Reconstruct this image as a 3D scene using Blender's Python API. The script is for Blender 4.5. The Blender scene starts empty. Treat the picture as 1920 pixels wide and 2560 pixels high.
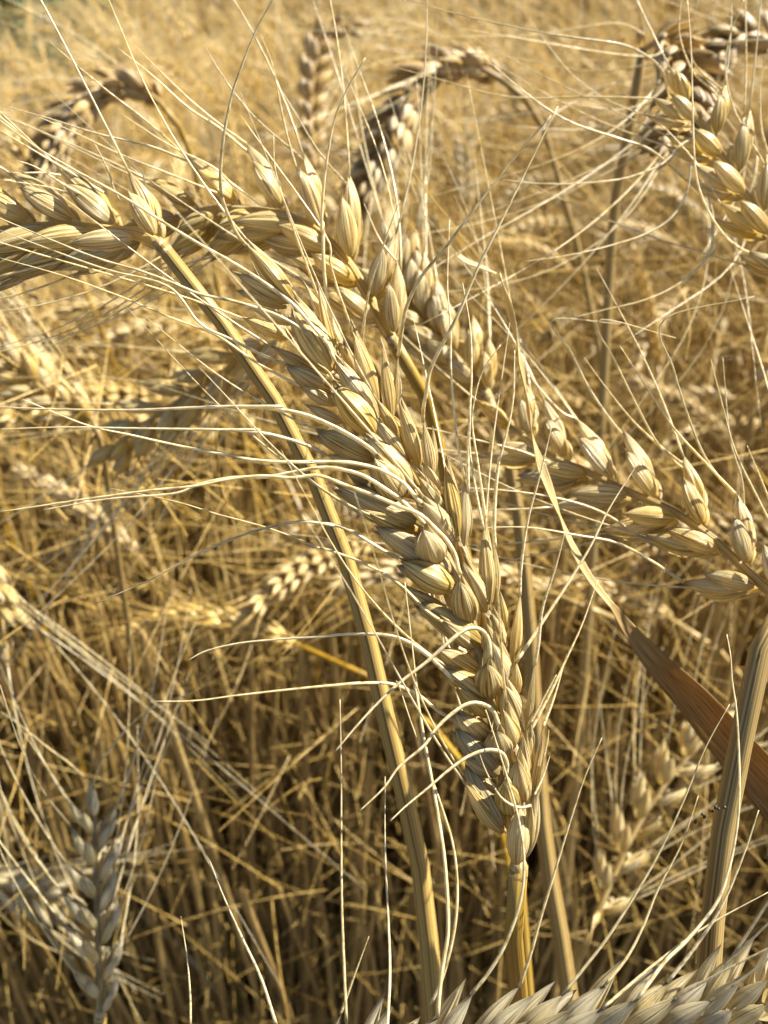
import bpy, math, random
import numpy as np
from mathutils import Vector, Matrix, Quaternion

R = math.radians
rnd = random.Random(7)
npr = np.random.RandomState(11)
SC = bpy.context.scene
COL = SC.collection

# ------------------------------------------------------------------ camera, sky, sun, exposure
CAM_Z = 0.95
PITCH = 33.0
FOV = 60.0
cam_d = bpy.data.cameras.new('camera')
cam = bpy.data.objects.new('camera', cam_d)
COL.objects.link(cam)
cam.location = (0, 0, CAM_Z)
cam.rotation_euler = (R(90 - PITCH), 0, 0)
cam_d.sensor_fit = 'VERTICAL'
cam_d.sensor_height = 24.0
cam_d.lens = 12.0 / math.tan(R(FOV / 2))
cam_d.clip_start = 0.005
cam_d.clip_end = 500
cam_d.dof.use_dof = True
cam_d.dof.focus_distance = 0.134
cam_d.dof.aperture_fstop = 17.0
SC.camera = cam
SUN = Vector((0.64, 0.24, 0.73)).normalized()      # direction to the sun
w = bpy.data.worlds.new('World')
SC.world = w
w.use_nodes = True
nt = w.node_tree
sky = nt.nodes.new('ShaderNodeTexSky')
sky.sky_type = 'NISHITA'
sky.sun_disc = False
sky.sun_elevation = math.asin(SUN.z)
sky.sun_rotation = math.atan2(SUN.x, SUN.y)
bg = nt.nodes['Background']
bg.inputs['Strength'].default_value = 0.05
nt.links.new(sky.outputs[0], bg.inputs['Color'])
sd = bpy.data.lights.new('sun', 'SUN')
sd.energy = 5.0
sd.angle = R(0.53)
sd.color = (1.0, 0.94, 0.80)
so = bpy.data.objects.new('sun', sd)
COL.objects.link(so)
so.rotation_euler = (-SUN).to_track_quat('-Z', 'Y').to_euler()
so.location = SUN * 5
vs = SC.view_settings
vs.view_transform = 'Standard'
vs.look = 'None'
vs.gamma = 1
vs.exposure = 1.7
SC.cycles.max_bounces = 7
SC.cycles.diffuse_bounces = 2
SC.cycles.glossy_bounces = 3
SC.cycles.transmission_bounces = 4

F = 1280.0 / math.tan(R(FOV / 2))
CP, SP = math.cos(R(PITCH)), math.sin(R(PITCH))
RIGHT = Vector((1, 0, 0))
FWD = Vector((0, CP, -SP))
UP = Vector((0, SP, CP))
CAMP = Vector((0, 0, CAM_Z))


def P(x, y, d):
    """photo pixel (1920x2560) at depth d metres -> world point"""
    return CAMP + (FWD + RIGHT * ((x - 960) / F) - UP * ((y - 1280) / F)) * d


def pix(p):
    v = p - CAMP
    d = v.dot(FWD)
    return 960 + v.dot(RIGHT) / d * F, 1280 - v.dot(UP) / d * F, d


# ------------------------------------------------------------------ materials
def new_mat(name):
    m = bpy.data.materials.new(name)
    m.use_nodes = True
    t = m.node_tree
    t.nodes.clear()
    return m, t, t.nodes.new, t.links.new


def ramp(N, stops):
    r = N('ShaderNodeValToRGB')
    e = r.color_ramp.elements
    while len(e) < len(stops):
        e.new(0.5)
    for el, (p, c) in zip(e, stops):
        el.position = p
        el.color = (c[0], c[1], c[2], 1)
    return r


def straw_mat(name, light, mid, dark, transl=0.3, rough=0.42, ustr=14.0, vstr=1.5, speck=0.5, bump=0.25, vgrad=None, var=0.25, spec=0.5, margin=0.0, grey=0.0):
    """dry plant tissue: fine lengthwise streaks from the uv (u around, v along), specks, per-piece variation"""
    m, t, N, L = new_mat(name)
    out = N('ShaderNodeOutputMaterial')
    uv = N('ShaderNodeUVMap')
    oi = N('ShaderNodeObjectInfo')
    mp = N('ShaderNodeMapping')
    mp.inputs['Scale'].default_value = (ustr, vstr, 1)
    addv = N('ShaderNodeVectorMath'); addv.operation = 'ADD'
    mulr = N('ShaderNodeVectorMath'); mulr.operation = 'SCALE'
    comb = N('ShaderNodeCombineXYZ')
    for i in range(3):
        L(oi.outputs['Random'], comb.inputs[i])
    L(comb.outputs[0], mulr.inputs[0]); mulr.inputs['Scale'].default_value = 37.0
    L(uv.outputs[0], mp.inputs[0])
    L(mp.outputs[0], addv.inputs[0]); L(mulr.outputs[0], addv.inputs[1])
    n1 = N('ShaderNodeTexNoise'); n1.inputs['Scale'].default_value = 1.0; n1.inputs['Detail'].default_value = 4
    L(addv.outputs[0], n1.inputs['Vector'])
    r1 = ramp(N, [(0.32, dark), (0.46, mid), (0.62, light)])
    L(n1.outputs['Fac'], r1.inputs[0])
    col = r1.outputs[0]
    if vgrad:
        sep = N('ShaderNodeSeparateXYZ'); L(uv.outputs[0], sep.inputs[0])
        rg = ramp(N, [(p, c) for p, c in vgrad])
        L(sep.outputs['Y'], rg.inputs[0])
        mx = N('ShaderNodeMixRGB'); mx.blend_type = 'MULTIPLY'; mx.inputs[0].default_value = 1
        L(col, mx.inputs[1]); L(rg.outputs[0], mx.inputs[2])
        col = mx.outputs[0]
    if margin:
        # papery pale free edges of the husk
        sp2 = N('ShaderNodeSeparateXYZ'); L(uv.outputs[0], sp2.inputs[0])
        re = ramp(N, [(0.0, (1, 1, 1)), (0.10, (0, 0, 0)), (0.90, (0, 0, 0)), (1.0, (1, 1, 1))])
        L(sp2.outputs['X'], re.inputs[0])
        mm = N('ShaderNodeMath'); mm.operation = 'MULTIPLY'; mm.inputs[1].default_value = margin
        L(re.outputs[0], mm.inputs[0])
        mxm = N('ShaderNodeMixRGB'); L(mm.outputs[0], mxm.inputs[0]); L(col, mxm.inputs[1]); mxm.inputs[2].default_value = (0.86, 0.78, 0.55, 1)
        col = mxm.outputs[0]
    # weather specks
    tc = N('ShaderNodeTexCoord')
    mp2 = N('ShaderNodeMapping'); mp2.inputs['Scale'].default_value = (ustr * 2.2, vstr * 8, 1)
    L(uv.outputs[0], mp2.inputs[0])
    ad2 = N('ShaderNodeVectorMath'); ad2.operation = 'ADD'
    L(mp2.outputs[0], ad2.inputs[0]); L(mulr.outputs[0], ad2.inputs[1])
    n2 = N('ShaderNodeTexNoise'); n2.inputs['Scale'].default_value = 1.0; n2.inputs['Detail'].default_value = 6; n2.inputs['Roughness'].default_value = 0.75
    L(ad2.outputs[0], n2.inputs['Vector'])
    r2 = ramp(N, [(0.58, (0, 0, 0)), (0.68, (1, 1, 1))])
    L(n2.outputs['Fac'], r2.inputs[0])
    ms = N('ShaderNodeMath'); ms.operation = 'MULTIPLY'; ms.inputs[1].default_value = speck
    L(r2.outputs[0], ms.inputs[0])
    mx2 = N('ShaderNodeMixRGB'); L(ms.outputs[0], mx2.inputs[0]); L(col, mx2.inputs[1])
    mx2.inputs[2].default_value = (0.09, 0.06, 0.03, 1)
    # per-piece brightness and warmth
    hs = N('ShaderNodeHueSaturation')
    mr = N('ShaderNodeMapRange'); L(oi.outputs['Random'], mr.inputs[0])
    mr.inputs['To Min'].default_value = 1 - var; mr.inputs['To Max'].default_value = 1 + var * 0.6
    L(mr.outputs[0], hs.inputs['Value'])
    wn = N('ShaderNodeTexWhiteNoise'); wn.noise_dimensions = '1D'; L(oi.outputs['Random'], wn.inputs['W'])
    mr2 = N('ShaderNodeMapRange'); L(wn.outputs['Value'], mr2.inputs[0])
    mr2.inputs['To Min'].default_value = 0.82; mr2.inputs['To Max'].default_value = 1.10
    L(mr2.outputs[0], hs.inputs['Saturation'])
    L(mx2.outputs[0], hs.inputs['Color'])
    wn2 = N('ShaderNodeTexWhiteNoise'); wn2.noise_dimensions = '1D'
    ma = N('ShaderNodeMath'); ma.operation = 'ADD'; ma.inputs[1].default_value = 5.3; L(oi.outputs['Random'], ma.inputs[0]); L(ma.outputs[0], wn2.inputs['W'])
    mg = N('ShaderNodeMapRange'); L(wn2.outputs['Value'], mg.inputs[0]); mg.inputs['From Min'].default_value = 0.55; mg.inputs['To Min'].default_value = 0; mg.inputs['To Max'].default_value = grey
    gx = N('ShaderNodeMixRGB'); L(mg.outputs[0], gx.inputs[0]); L(hs.outputs[0], gx.inputs[1]); gx.inputs[2].default_value = (0.50, 0.45, 0.36, 1)
    hs = gx
    pb = N('ShaderNodeBsdfPrincipled')
    L(hs.outputs[0], pb.inputs['Base Color'])
    pb.inputs['Roughness'].default_value = rough
    pb.inputs['Specular IOR Level'].default_value = spec
    bp = N('ShaderNodeBump'); bp.inputs['Strength'].default_value = bump; bp.inputs['Distance'].default_value = 0.0004
    L(n1.outputs['Fac'], bp.inputs['Height']); L(bp.outputs[0], pb.inputs['Normal'])
    if transl > 0:
        tr = N('ShaderNodeBsdfTranslucent')
        sat = N('ShaderNodeHueSaturation'); sat.inputs['Saturation'].default_value = 1.12
        L(hs.outputs[0], sat.inputs['Color']); L(sat.outputs[0], tr.inputs['Color'])
        mxs = N('ShaderNodeMixShader'); mxs.inputs[0].default_value = transl
        L(pb.outputs[0], mxs.inputs[1]); L(tr.outputs[0], mxs.inputs[2])
        L(mxs.outputs[0], out.inputs[0])
    else:
        L(pb.outputs[0], out.inputs[0])
    return m


VG = [(0.0, (0.88, 0.80, 0.52)), (0.35, (1.0, 0.95, 0.76)), (0.8, (1.0, 0.99, 0.93)), (1.0, (0.80, 0.78, 0.74))]
VG2 = [(0.0, (0.92, 0.80, 0.52)), (0.35, (1.0, 0.95, 0.80)), (0.75, (0.95, 0.93, 0.88)), (1.0, (0.55, 0.52, 0.46))]
M_SHADEBROWN = straw_mat('shaded_brown_chaff', (0.66, 0.49, 0.25), (0.42, 0.28, 0.11), (0.15, 0.09, 0.03), 0.25, 0.45, 30, 1.0, 0.9, 0.6, VG, 0.3, margin=0.3, grey=0.0)  # darker brown copy of the chaff, shade of the dim ears put into its colour
M_CHAFF = straw_mat('chaff', (0.88, 0.755, 0.455), (0.62, 0.455, 0.165), (0.25, 0.15, 0.035), 0.40, 0.31, 30, 1.0, 0.85, 0.9, VG, 0.18, margin=0.55, grey=0.2)
M_PALE = straw_mat('weathered_chaff', (0.82, 0.74, 0.52), (0.68, 0.57, 0.33), (0.28, 0.21, 0.09), 0.36, 0.38, 30, 1.0, 0.95, 0.9, VG2, 0.18, margin=0.5, grey=0.4)
M_AWN = straw_mat('awn_straw', (0.86, 0.76, 0.50), (0.74, 0.61, 0.33), (0.44, 0.32, 0.12), 0.35, 0.28, 2.0, 40.0, 0.35, 0.2, None, 0.2, 0.7)
M_STEM = straw_mat('stem_straw', (0.44, 0.30, 0.08), (0.27, 0.165, 0.034), (0.075, 0.04, 0.009), 0.08, 0.38, 14, 2.2, 0.8, 0.4, None, 0.12, 0.35)
M_LEAF = straw_mat('dry_leaf', (0.68, 0.56, 0.31), (0.50, 0.38, 0.17), (0.24, 0.16, 0.06), 0.35, 0.5, 22, 3.0, 0.5, 0.6, None, 0.3)
M_BROWN = straw_mat('brown_leaf', (0.60, 0.46, 0.22), (0.46, 0.31, 0.12), (0.22, 0.13, 0.04), 0.40, 0.5, 34, 7.0, 0.85, 0.8, [(0.0, (1, 1, 1)), (0.08, (0.95, 0.88, 0.8)), (0.35, (0.64, 0.54, 0.42)), (1.0, (0.58, 0.47, 0.34))], 0.05)
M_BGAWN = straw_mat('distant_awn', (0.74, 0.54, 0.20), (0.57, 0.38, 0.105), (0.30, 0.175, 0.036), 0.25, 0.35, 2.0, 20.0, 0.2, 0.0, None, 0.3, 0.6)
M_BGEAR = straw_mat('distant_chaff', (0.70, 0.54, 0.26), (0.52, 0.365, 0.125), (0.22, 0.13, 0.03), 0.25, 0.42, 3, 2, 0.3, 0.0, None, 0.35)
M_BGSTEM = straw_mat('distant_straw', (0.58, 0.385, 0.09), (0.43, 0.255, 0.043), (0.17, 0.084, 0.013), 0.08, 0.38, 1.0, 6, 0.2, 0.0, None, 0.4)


def soil_mat():
    m, t, N, L = new_mat('dry_soil')
    out = N('ShaderNodeOutputMaterial'); pb = N('ShaderNodeBsdfPrincipled')
    tc = N('ShaderNodeTexCoord')
    n = N('ShaderNodeTexNoise'); n.inputs['Scale'].default_value = 40; n.inputs['Detail'].default_value = 8
    L(tc.outputs['Object'], n.inputs['Vector'])
    r = ramp(N, [(0.3, (0.05, 0.035, 0.02)), (0.6, (0.14, 0.10, 0.055)), (0.8, (0.26, 0.19, 0.10))])
    L(n.outputs['Fac'], r.inputs[0]); L(r.outputs[0], pb.inputs['Base Color'])
    pb.inputs['Roughness'].default_value = 0.95
    bp = N('ShaderNodeBump'); bp.inputs['Distance'].default_value = 0.02; L(n.outputs['Fac'], bp.inputs['Height']); L(bp.outputs[0], pb.inputs['Normal'])
    L(pb.outputs[0], out.inputs[0])
    return m


def plain_mat(name, c1, c2, scale=60, rough=0.7):
    m, t, N, L = new_mat(name)
    out = N('ShaderNodeOutputMaterial'); pb = N('ShaderNodeBsdfPrincipled')
    tc = N('ShaderNodeTexCoord')
    n = N('ShaderNodeTexNoise'); n.inputs['Scale'].default_value = scale; n.inputs['Detail'].default_value = 5
    L(tc.outputs['Object'], n.inputs['Vector'])
    r = ramp(N, [(0.35, c1), (0.65, c2)])
    L(n.outputs['Fac'], r.inputs[0]); L(r.outputs[0], pb.inputs['Base Color'])
    pb.inputs['Roughness'].default_value = rough
    L(pb.outputs[0], out.inputs[0])
    return m


M_SOIL = soil_mat()
M_GREEN = plain_mat('green_leaf', (0.035, 0.07, 0.02), (0.09, 0.15, 0.04), 30)
M_BARK = plain_mat('hedge_wood', (0.05, 0.035, 0.02), (0.10, 0.07, 0.04), 30)
M_DARK = plain_mat('dark_husk', (0.015, 0.01, 0.008), (0.05, 0.035, 0.02), 900, 0.6)


# ------------------------------------------------------------------ mesh helpers
def mesh(name, V, Fc, mat, UV=None, smooth=True):
    me = bpy.data.meshes.new(name)
    me.from_pydata([tuple(v) for v in V], [], Fc)
    if UV is not None:
        ul = me.uv_layers.new(name='UVMap')
        flat = []
        for f in Fc:
            for i in f:
                flat.extend(UV[i])
        ul.data.foreach_set('uv', flat)
    me.materials.append(mat)
    if smooth:
        me.polygons.foreach_set('use_smooth', [True] * len(me.polygons))
    me.update()
    return me


def obj(name, me, parent=None):
    o = bpy.data.objects.new(name, me)
    COL.objects.link(o)
    if parent is not None:
        o.parent = parent
    return o


def thing(name, label, cat, loc, group=None):
    o = bpy.data.objects.new(name, None)
    o.empty_display_size = 0.01
    COL.objects.link(o)
    o.location = loc
    o['label'] = label
    o['category'] = cat
    if group:
        o['group'] = group
    return o


def grid_faces(nr, nc, closed):
    f = []
    for i in range(nr - 1):
        for j in range(nc if closed else nc - 1):
            a = i * nc + j
            b = i * nc + (j + 1) % nc
            f.append((a, b, b + nc, a + nc))
    return f


def spline(pts, n):
    """Catmull-Rom through Vector points, n samples evenly by length"""
    pts = [Vector(p) for p in pts]
    if len(pts) == 2:
        return [pts[0].lerp(pts[1], i / (n - 1)) for i in range(n)]
    ext = [pts[0] * 2 - pts[1]] + pts + [pts[-1] * 2 - pts[-2]]
    dense = []
    for k in range(len(pts) - 1):
        p0, p1, p2, p3 = ext[k:k + 4]
        for s in range(10):
            t = s / 10
            dense.append(0.5 * ((2 * p1) + (p2 - p0) * t + (2 * p0 - 5 * p1 + 4 * p2 - p3) * t * t + (3 * p1 - p0 - 3 * p2 + p3) * t ** 3))
    dense.append(pts[-1])
    L = [0]
    for a, b in zip(dense, dense[1:]):
        L.append(L[-1] + (b - a).length)
    out = []
    j = 0
    for i in range(n):
        s = L[-1] * i / (n - 1)
        while j < len(L) - 2 and L[j + 1] < s:
            j += 1
        d = L[j + 1] - L[j]
        out.append(dense[j].lerp(dense[j + 1], (s - L[j]) / d if d > 0 else 0))
    return out


def tube(pts, rad, sides, V, Fc, UV, ridge=0.0, flat=1.0):
    """tapered tube appended to V, Fc, UV; rad is a function of t or list"""
    n = len(pts)
    base = len(V)
    up = None
    for i, p in enumerate(pts):
        t = (pts[min(i + 1, n - 1)] - pts[max(i - 1, 0)])
        if t.length < 1e-9:
            t = Vector((0, 0, 1))
        t.normalize()
        if up is None:
            up = t.orthogonal().normalized()
        up = (up - t * up.dot(t))
        up = up.normalized() if up.length > 1e-6 else t.orthogonal().normalized()
        s = t.cross(up)
        r = rad(i / (n - 1)) if callable(rad) else rad[i]
        for k in range(sides):
            a = 2 * math.pi * k / sides
            rr = r * (1 + ridge * (1 if k % 2 else -1))
            V.append(p + up * (math.cos(a) * rr) + s * (math.sin(a) * rr * flat))
            UV.append((2.0 * abs(k / sides - 0.5), i / (n - 1)))
    for i in range(n - 1):
        for k in range(sides):
            a = base + i * sides + k
            b = base + i * sides + (k + 1) % sides
            Fc.append((a, b, b + sides, a + sides))
    Fc.append(tuple(base + k for k in reversed(range(sides))))
    Fc.append(tuple(base + (n - 1) * sides + k for k in range(sides)))


def tube_mesh(name, pts, rad, sides, mat, ridge=0.0, flat=1.0, origin=None):
    V, Fc, UV = [], [], []
    if origin is not None:
        pts = [p - origin for p in pts]
    tube(pts, rad, sides, V, Fc, UV, ridge, flat)
    return mesh(name, V, Fc, mat, UV)


# glume / lemma shapes in unit space: z along 0..1, width 1 in x, keel towards -y
def shell(kind, seed, nu, nv, mat):
    q = random.Random(seed)
    V, UV = [], []
    bend = q.uniform(0.05, 0.16)
    ph = q.uniform(0, 6.28)
    wob = q.uniform(0.02, 0.05)
    if kind == 'glume':
        prof = [(0, .26), (.06, .50), (.16, .76), (.30, .95), (.45, 1.0), (.62, .93), (.76, .76), (.87, .54), (.94, .30), (.975, .12), (1, .03)]
        span = R(q.uniform(118, 132))
        skew = q.uniform(0.05, 0.12)
    else:
        prof = [(0, .22), (.06, .45), (.16, .72), (.30, .94), (.42, 1.0), (.54, .94), (.66, .78), (.78, .56), (.88, .34), (.95, .17), (1, .05)]
        span = R(q.uniform(150, 165))
        skew = q.uniform(-0.03, 0.05)
    px = [a for a, b in prof]
    py = [b for a, b in prof]
    for i in range(nv):
        v = i / (nv - 1)
        v = v ** 0.92
        r = float(np.interp(v, px, py))
        for j in range(nu):
            a = -span + 2 * span * j / (nu - 1)
            rib = 1 + 0.030 * math.cos(a * 9 + ph) * min(1, 6 * v)
            keel = math.exp(-((a - 0.25) / 0.20) ** 2) * 0.15 * min(1, 3 * v)
            rr = 0.5 * r * (rib + keel)
            rr *= 1 + wob * math.sin(5 * v + 2 * a + ph)
            x = rr * math.sin(a)
            y = -rr * math.cos(a)
            if y > 0:
                y *= 0.35
            # free edge frays a little at the tip
            e_ = abs(a) / span
            x *= 1 + 0.16 * v * e_ ** 6
            z = v * (1 - 0.15 * e_ ** 4) + (0.03 * math.sin(a * 2 + ph) * v * v) + 0.012 * math.sin(a * 23 + ph) * v ** 4
            y += bend * (v - 0.4) ** 2 * 2.0 - 0.0
            x += skew * v * v
            V.append((x, y, z))
            UV.append((j / (nu - 1), v))
    Fc = grid_faces(nv, nu, False)
    me = mesh(kind, V, Fc, mat, UV)
    return me


GL = {m.name: [shell('glume', 100 + k, 31, 15, m) for k in range(4)] for m in (M_CHAFF, M_PALE, M_SHADEBROWN)}
LE = {m.name: [shell('lemma', 200 + k, 35, 16, m) for k in range(5)] for m in (M_CHAFF, M_PALE, M_SHADEBROWN)}


def orient(base, tip, facing, w, th):
    z = (tip - base)
    ln = z.length
    z = z / ln
    y = -(facing - z * facing.dot(z))
    if y.length < 1e-5:
        y = z.orthogonal()
    y.normalize()
    x = y.cross(z)
    m = Matrix(((x.x * w, y.x * th, z.x * ln, base.x), (x.y * w, y.y * th, z.y * ln, base.y), (x.z * w, y.z * th, z.z * ln, base.z), (0, 0, 0, 1)))
    return m


def curve_awn(start, d0, d1, ln, n=18, wig=0.02, q=rnd):
    """free awn: leaves along d0 and bends towards d1"""
    p = start.copy()
    out = [p.copy()]
    wv = Vector((q.uniform(-1, 1), q.uniform(-1, 1), q.uniform(-1, 1)))
    fr = q.uniform(2, 5)
    for i in range(1, n):
        t = i / (n - 1)
        d = d0.lerp(d1, min(1, t * 1.4)) + wv * (wig * math.sin(t * fr))
        d.normalize()
        p = p + d * (ln / (n - 1))
        out.append(p.copy())
    return out


AWN_R = 0.00020
used_names = {}


def hero_plant(label, cat_loc, group, axis, depth_faces, nsp, awns, stem, mat=M_CHAFF, size=1.0, stem_r=0.0011, grow=1.15, pieces=None, awn_dir=None, awn_len=0.07,
               side=None, face=None, free_awns=24, spread=26, awn_bend=0.3, seed=1, name='wheat_plant', awn_r=AWN_R, free_keep=None, slim=1.0, sheath=0):
    """axis: list of world points ear base -> ear tip; awns: traced lists of world points starting near the ear; stem: world points from the ear base down to the ground"""
    q = random.Random(seed)
    root_pt = Vector((stem[-1].x, stem[-1].y, 0.0)) if stem else axis[0].copy()
    t = thing(name, label, 'wheat plant', root_pt, group)
    # stem
    if stem:
        sp = spline(stem, 60)
        o = obj('stem', tube_mesh('stem', sp, lambda u: stem_r * (0.80 + (grow - 0.80) * min(1, u * 3.5)), 12, M_STEM, 0.05, origin=root_pt), t)
        c0 = sp[0]
        cd = (sp[1] - sp[0]).normalized()
        obj('collar', tube_mesh('collar', [c0 - cd * .0012, c0 - cd * .0005, c0 + cd * .0002, c0 + cd * .0010, c0 + cd * .002], [stem_r * .5, stem_r * .66, stem_r * .76, stem_r * .82, stem_r * .78], 12, mat, 0.04, origin=root_pt), t)
        if sheath:
            k0 = int(sheath * 60)
            obj('leaf_sheath', tube_mesh('leaf_sheath', sp[k0:], lambda u: stem_r * grow * (1.12 + .12 * min(1, u * 6)), 14, M_LEAF if sheath > .3 else M_STEM, 0.03, origin=root_pt), t)
    tips = []
    ax = spline(axis, 80)
    oo = obj('rachis', tube_mesh('rachis', ax, lambda u: 0.0009 * size * (1 - 0.4 * u), 8, mat, 0.1, origin=root_pt), t)
    inv = Matrix.Translation(-root_pt)

    def add_piece(kind, base, tip, facing, w, th):
        me = (GL if kind == 'glume' else LE)[mat.name]
        o = obj(kind, q.choice(me), t)
        ml = inv @ orient(base, tip, facing, w, th)
        o.matrix_local = ml
        tips.append([tip, kind, o, False, (tip - base).normalized(), ml.inverted()])
        return o

    if pieces:
        for (kind, b, tp, fc, w_, th_) in pieces:
            add_piece(kind, b, tp, fc, w_, th_)
    if nsp:
        S0 = side
        N0 = face
        for i in range(nsp):
            u = (i + 0.3) / nsp
            k = min(78, int(u * 79))
            p = ax[k]
            A = (ax[min(79, k + 2)] - ax[max(0, k - 2)]).normalized()
            S = (S0 - A * S0.dot(A)).normalized()
            Nn = (N0 - A * N0.dot(A) - S * N0.dot(S)).normalized()
            sg = 1 if i % 2 else -1
            if i == nsp - 1:
                sg = 0
            tap = 0.82 + 0.25 * math.sin(math.pi * min(1, u * 1.1))
            ln = 0.0100 * size * tap * q.uniform(0.86, 1.10)
            b0 = p + S * (sg * 0.0009 * size)
            ang = R(spread + q.uniform(-8, 8))
            D = (A * math.cos(ang) + S * (sg * math.sin(ang))).normalized()
            for s2 in (1, -1):                          # two outer glumes
                fan = R(20 + q.uniform(-4, 4))
                d = (D * math.cos(fan) + Nn * (s2 * math.sin(fan))).normalized()
                b = b0 + Nn * (s2 * 0.0012 * size)
                fc = (Nn * s2 + S * sg * 0.6).normalized()
                add_piece('glume', b, b + d * ln * 0.86, fc, 0.0038 * size * tap * slim, 0.0030 * size * tap * slim)
            for s2, lift, lf in ((1, 0.0016, 1.0), (-1, 0.0016, 1.0), (0, 0.003, 0.95)):
                if q.random() < 0.08:
                    continue
                lf *= q.uniform(.9, 1.08)
                fan = R(13 + q.uniform(-3, 3))
                d = (D * math.cos(fan) + Nn * (s2 * math.sin(fan)) + S * sg * 0.12).normalized()
                b = b0 + D * lift * size + Nn * (s2 * 0.0008 * size) + S * (sg * 0.0006 * size)
                fc = (Nn * (s2 if s2 else 0.3) + S * sg * 0.9 + Vector((0, 0, 0.01))).normalized()
                add_piece('lemma', b, b + d * ln * lf, fc, 0.0034 * size * tap * slim, 0.0034 * size * tap * slim)
    # traced awns, each grown from the nearest unused floret tip
    for aw in awns:
        aw, jr = aw
        x0, y0, dd = pix(aw[0])
        best, bd = None, 1e9
        for tpi in tips:
            if tpi[3] or tpi[1] == 'glume':
                continue
            x1, y1, _ = pix(tpi[0])
            dist = math.hypot(x1 - x0, y1 - y0)
            if dist < bd:
                best, bd = tpi, dist
        if best is not None and bd < 75:
            best[3] = True
            # the traced run, eased over so that it leaves exactly from the floret tip
            offv = best[0] - aw[0]
            seg_ = [0.0]
            for a_, b_ in zip(aw, aw[1:]):
                seg_.append(seg_[-1] + (b_ - a_).length)
            al = [p_ + offv * (1 - min(1, l_ / max(.022, seg_[-1] * .6))) ** 2 for p_, l_ in zip(aw, seg_)]
            par = best[2]
            pinv = best[5]
        else:
            al = aw
            par = None
        sp_ = spline(al, max(24, 5 * len(al)))
        ln_ = sum((a - b).length for a, b in zip(sp_, sp_[1:]))
        rr = awn_r * jr
        r_ = lambda u: rr * (1.25 - 0.95 * u ** 1.3)
        ob = obj('awn', tube_mesh('awn', sp_, r_, 6, M_AWN, 0.12, origin=root_pt), par if par else t)
        if par:
            ob.matrix_parent_inverse = pinv
    # free awns
    lem = [x for x in tips if x[1] == 'lemma' and not x[3]]
    q.shuffle(lem)
    cnt = 0
    for tp in lem:
        if cnt >= free_awns:
            break
        cnt += 1
        d0 = tp[4]
        d1 = (d0 + (awn_dir if awn_dir else d0) * q.uniform(0.3, 1.0) + Vector((q.uniform(-1, 1), q.uniform(-1, 1), q.uniform(-1, 1))) * awn_bend).normalized()
        ln_ = awn_len * q.uniform(0.55, 1.15)
        al = curve_awn(tp[0] - d0 * 0.0004, d0, d1, ln_, 16, 0.05, q)
        if free_keep and not free_keep(al):
            continue
        rr = awn_r * q.uniform(0.8, 1.0)
        ob = obj('awn', tube_mesh('awn', al, lambda u: rr * (1.2 - 0.95 * u ** 1.2), 5, M_AWN, 0.1, origin=root_pt), tp[2])
        ob.matrix_parent_inverse = tp[5]
    return t, tips


# ------------------------------------------------------------------ traced positions (photo zoom windows -> photo pixels)
ZW = {'F': (0, 0, 1920 / 1659.0), '1': (0, 0, .6028), '2': (920, 0, .6028), '3': (500, 550, .5425), '4': (800, 1150, .4822),
      '5': (1100, 800, .4943), '6': (0, 900, .5425), '7': (0, 1700, .6028), '8': (920, 1700, .6028),
      'A': (560, 600, .3014), 'B': (820, 1000, .3014), 'C': (960, 1400, .3014), 'D': (1060, 1700, .3014), 'E': (440, 400, .3617), 'G': (0, 400, .3014), 'H': (1600, 150, .2486)}


def zp(z, x, y):
    ox, oy, s = ZW[z]
    return ox + x * s, oy + y * s


def tr(z, s, d0, d1, *more):
    """'x y x y' in window z (then more window, string pairs) with depth running d0 -> d1 along the line"""
    pts = []
    seq = [(z, s)] + [(more[i], more[i + 1]) for i in range(0, len(more), 2)]
    for zz, ss in seq:
        v = [float(a) for a in ss.split()]
        pts += [zp(zz, v[i], v[i + 1]) for i in range(0, len(v), 2)]
    n = len(pts)
    return [P(x, y, d0 + (d1 - d0) * i / (n - 1)) for i, (x, y) in enumerate(pts)]


def to_ground(pts, lean=(0, 0.02), n=3):
    """continue a stem from its last point down to the soil, easing to vertical"""
    last = pts[-1]
    d = (pts[-1] - pts[-2]).normalized()
    out = list(pts)
    p = last.copy()
    steps = 6
    hz = p.z / steps
    sx, sy = (d.x / max(0.2, -d.z), d.y / max(0.2, -d.z))
    for i in range(steps):
        k = 1 - (i + 1) / steps
        p = p + Vector((sx * k * hz, sy * k * hz, -hz))
        out.append(p.copy())
    out[-1].z = -0.005
    return out


def perp(x0, y0, x1, y1, tilt=0.0):
    """image-plane perpendicular to the ear, optionally turned towards the camera"""
    v = RIGHT * (y1 - y0) + UP * (x1 - x0)
    v.normalize()
    return (v * math.cos(R(tilt)) - FWD * math.sin(R(tilt))).normalized()


TOCAM = -FWD

# ------------------------------------------------------------------ ground
def build_ground():
    xs = np.concatenate([np.linspace(-60, -3, 14), np.linspace(-2.5, 2.5, 41), np.linspace(3, 60, 14)])
    ys = np.concatenate([np.linspace(-4, -0.5, 6), np.linspace(-0.3, 5, 45), np.linspace(5.5, 120, 40)])
    V = [(x, y, 0.006 * math.sin(7 * x + 3 * y) * math.sin(5 * y) + (max(0, y - 8) * 0.012)) for y in ys for x in xs]
    Fc = grid_faces(len(ys), len(xs), False)
    UV = [(v[0], v[1]) for v in V]
    o = obj('ground', mesh('ground', V, Fc, M_SOIL, UV))
    o['kind'] = 'structure'


build_ground()


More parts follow.
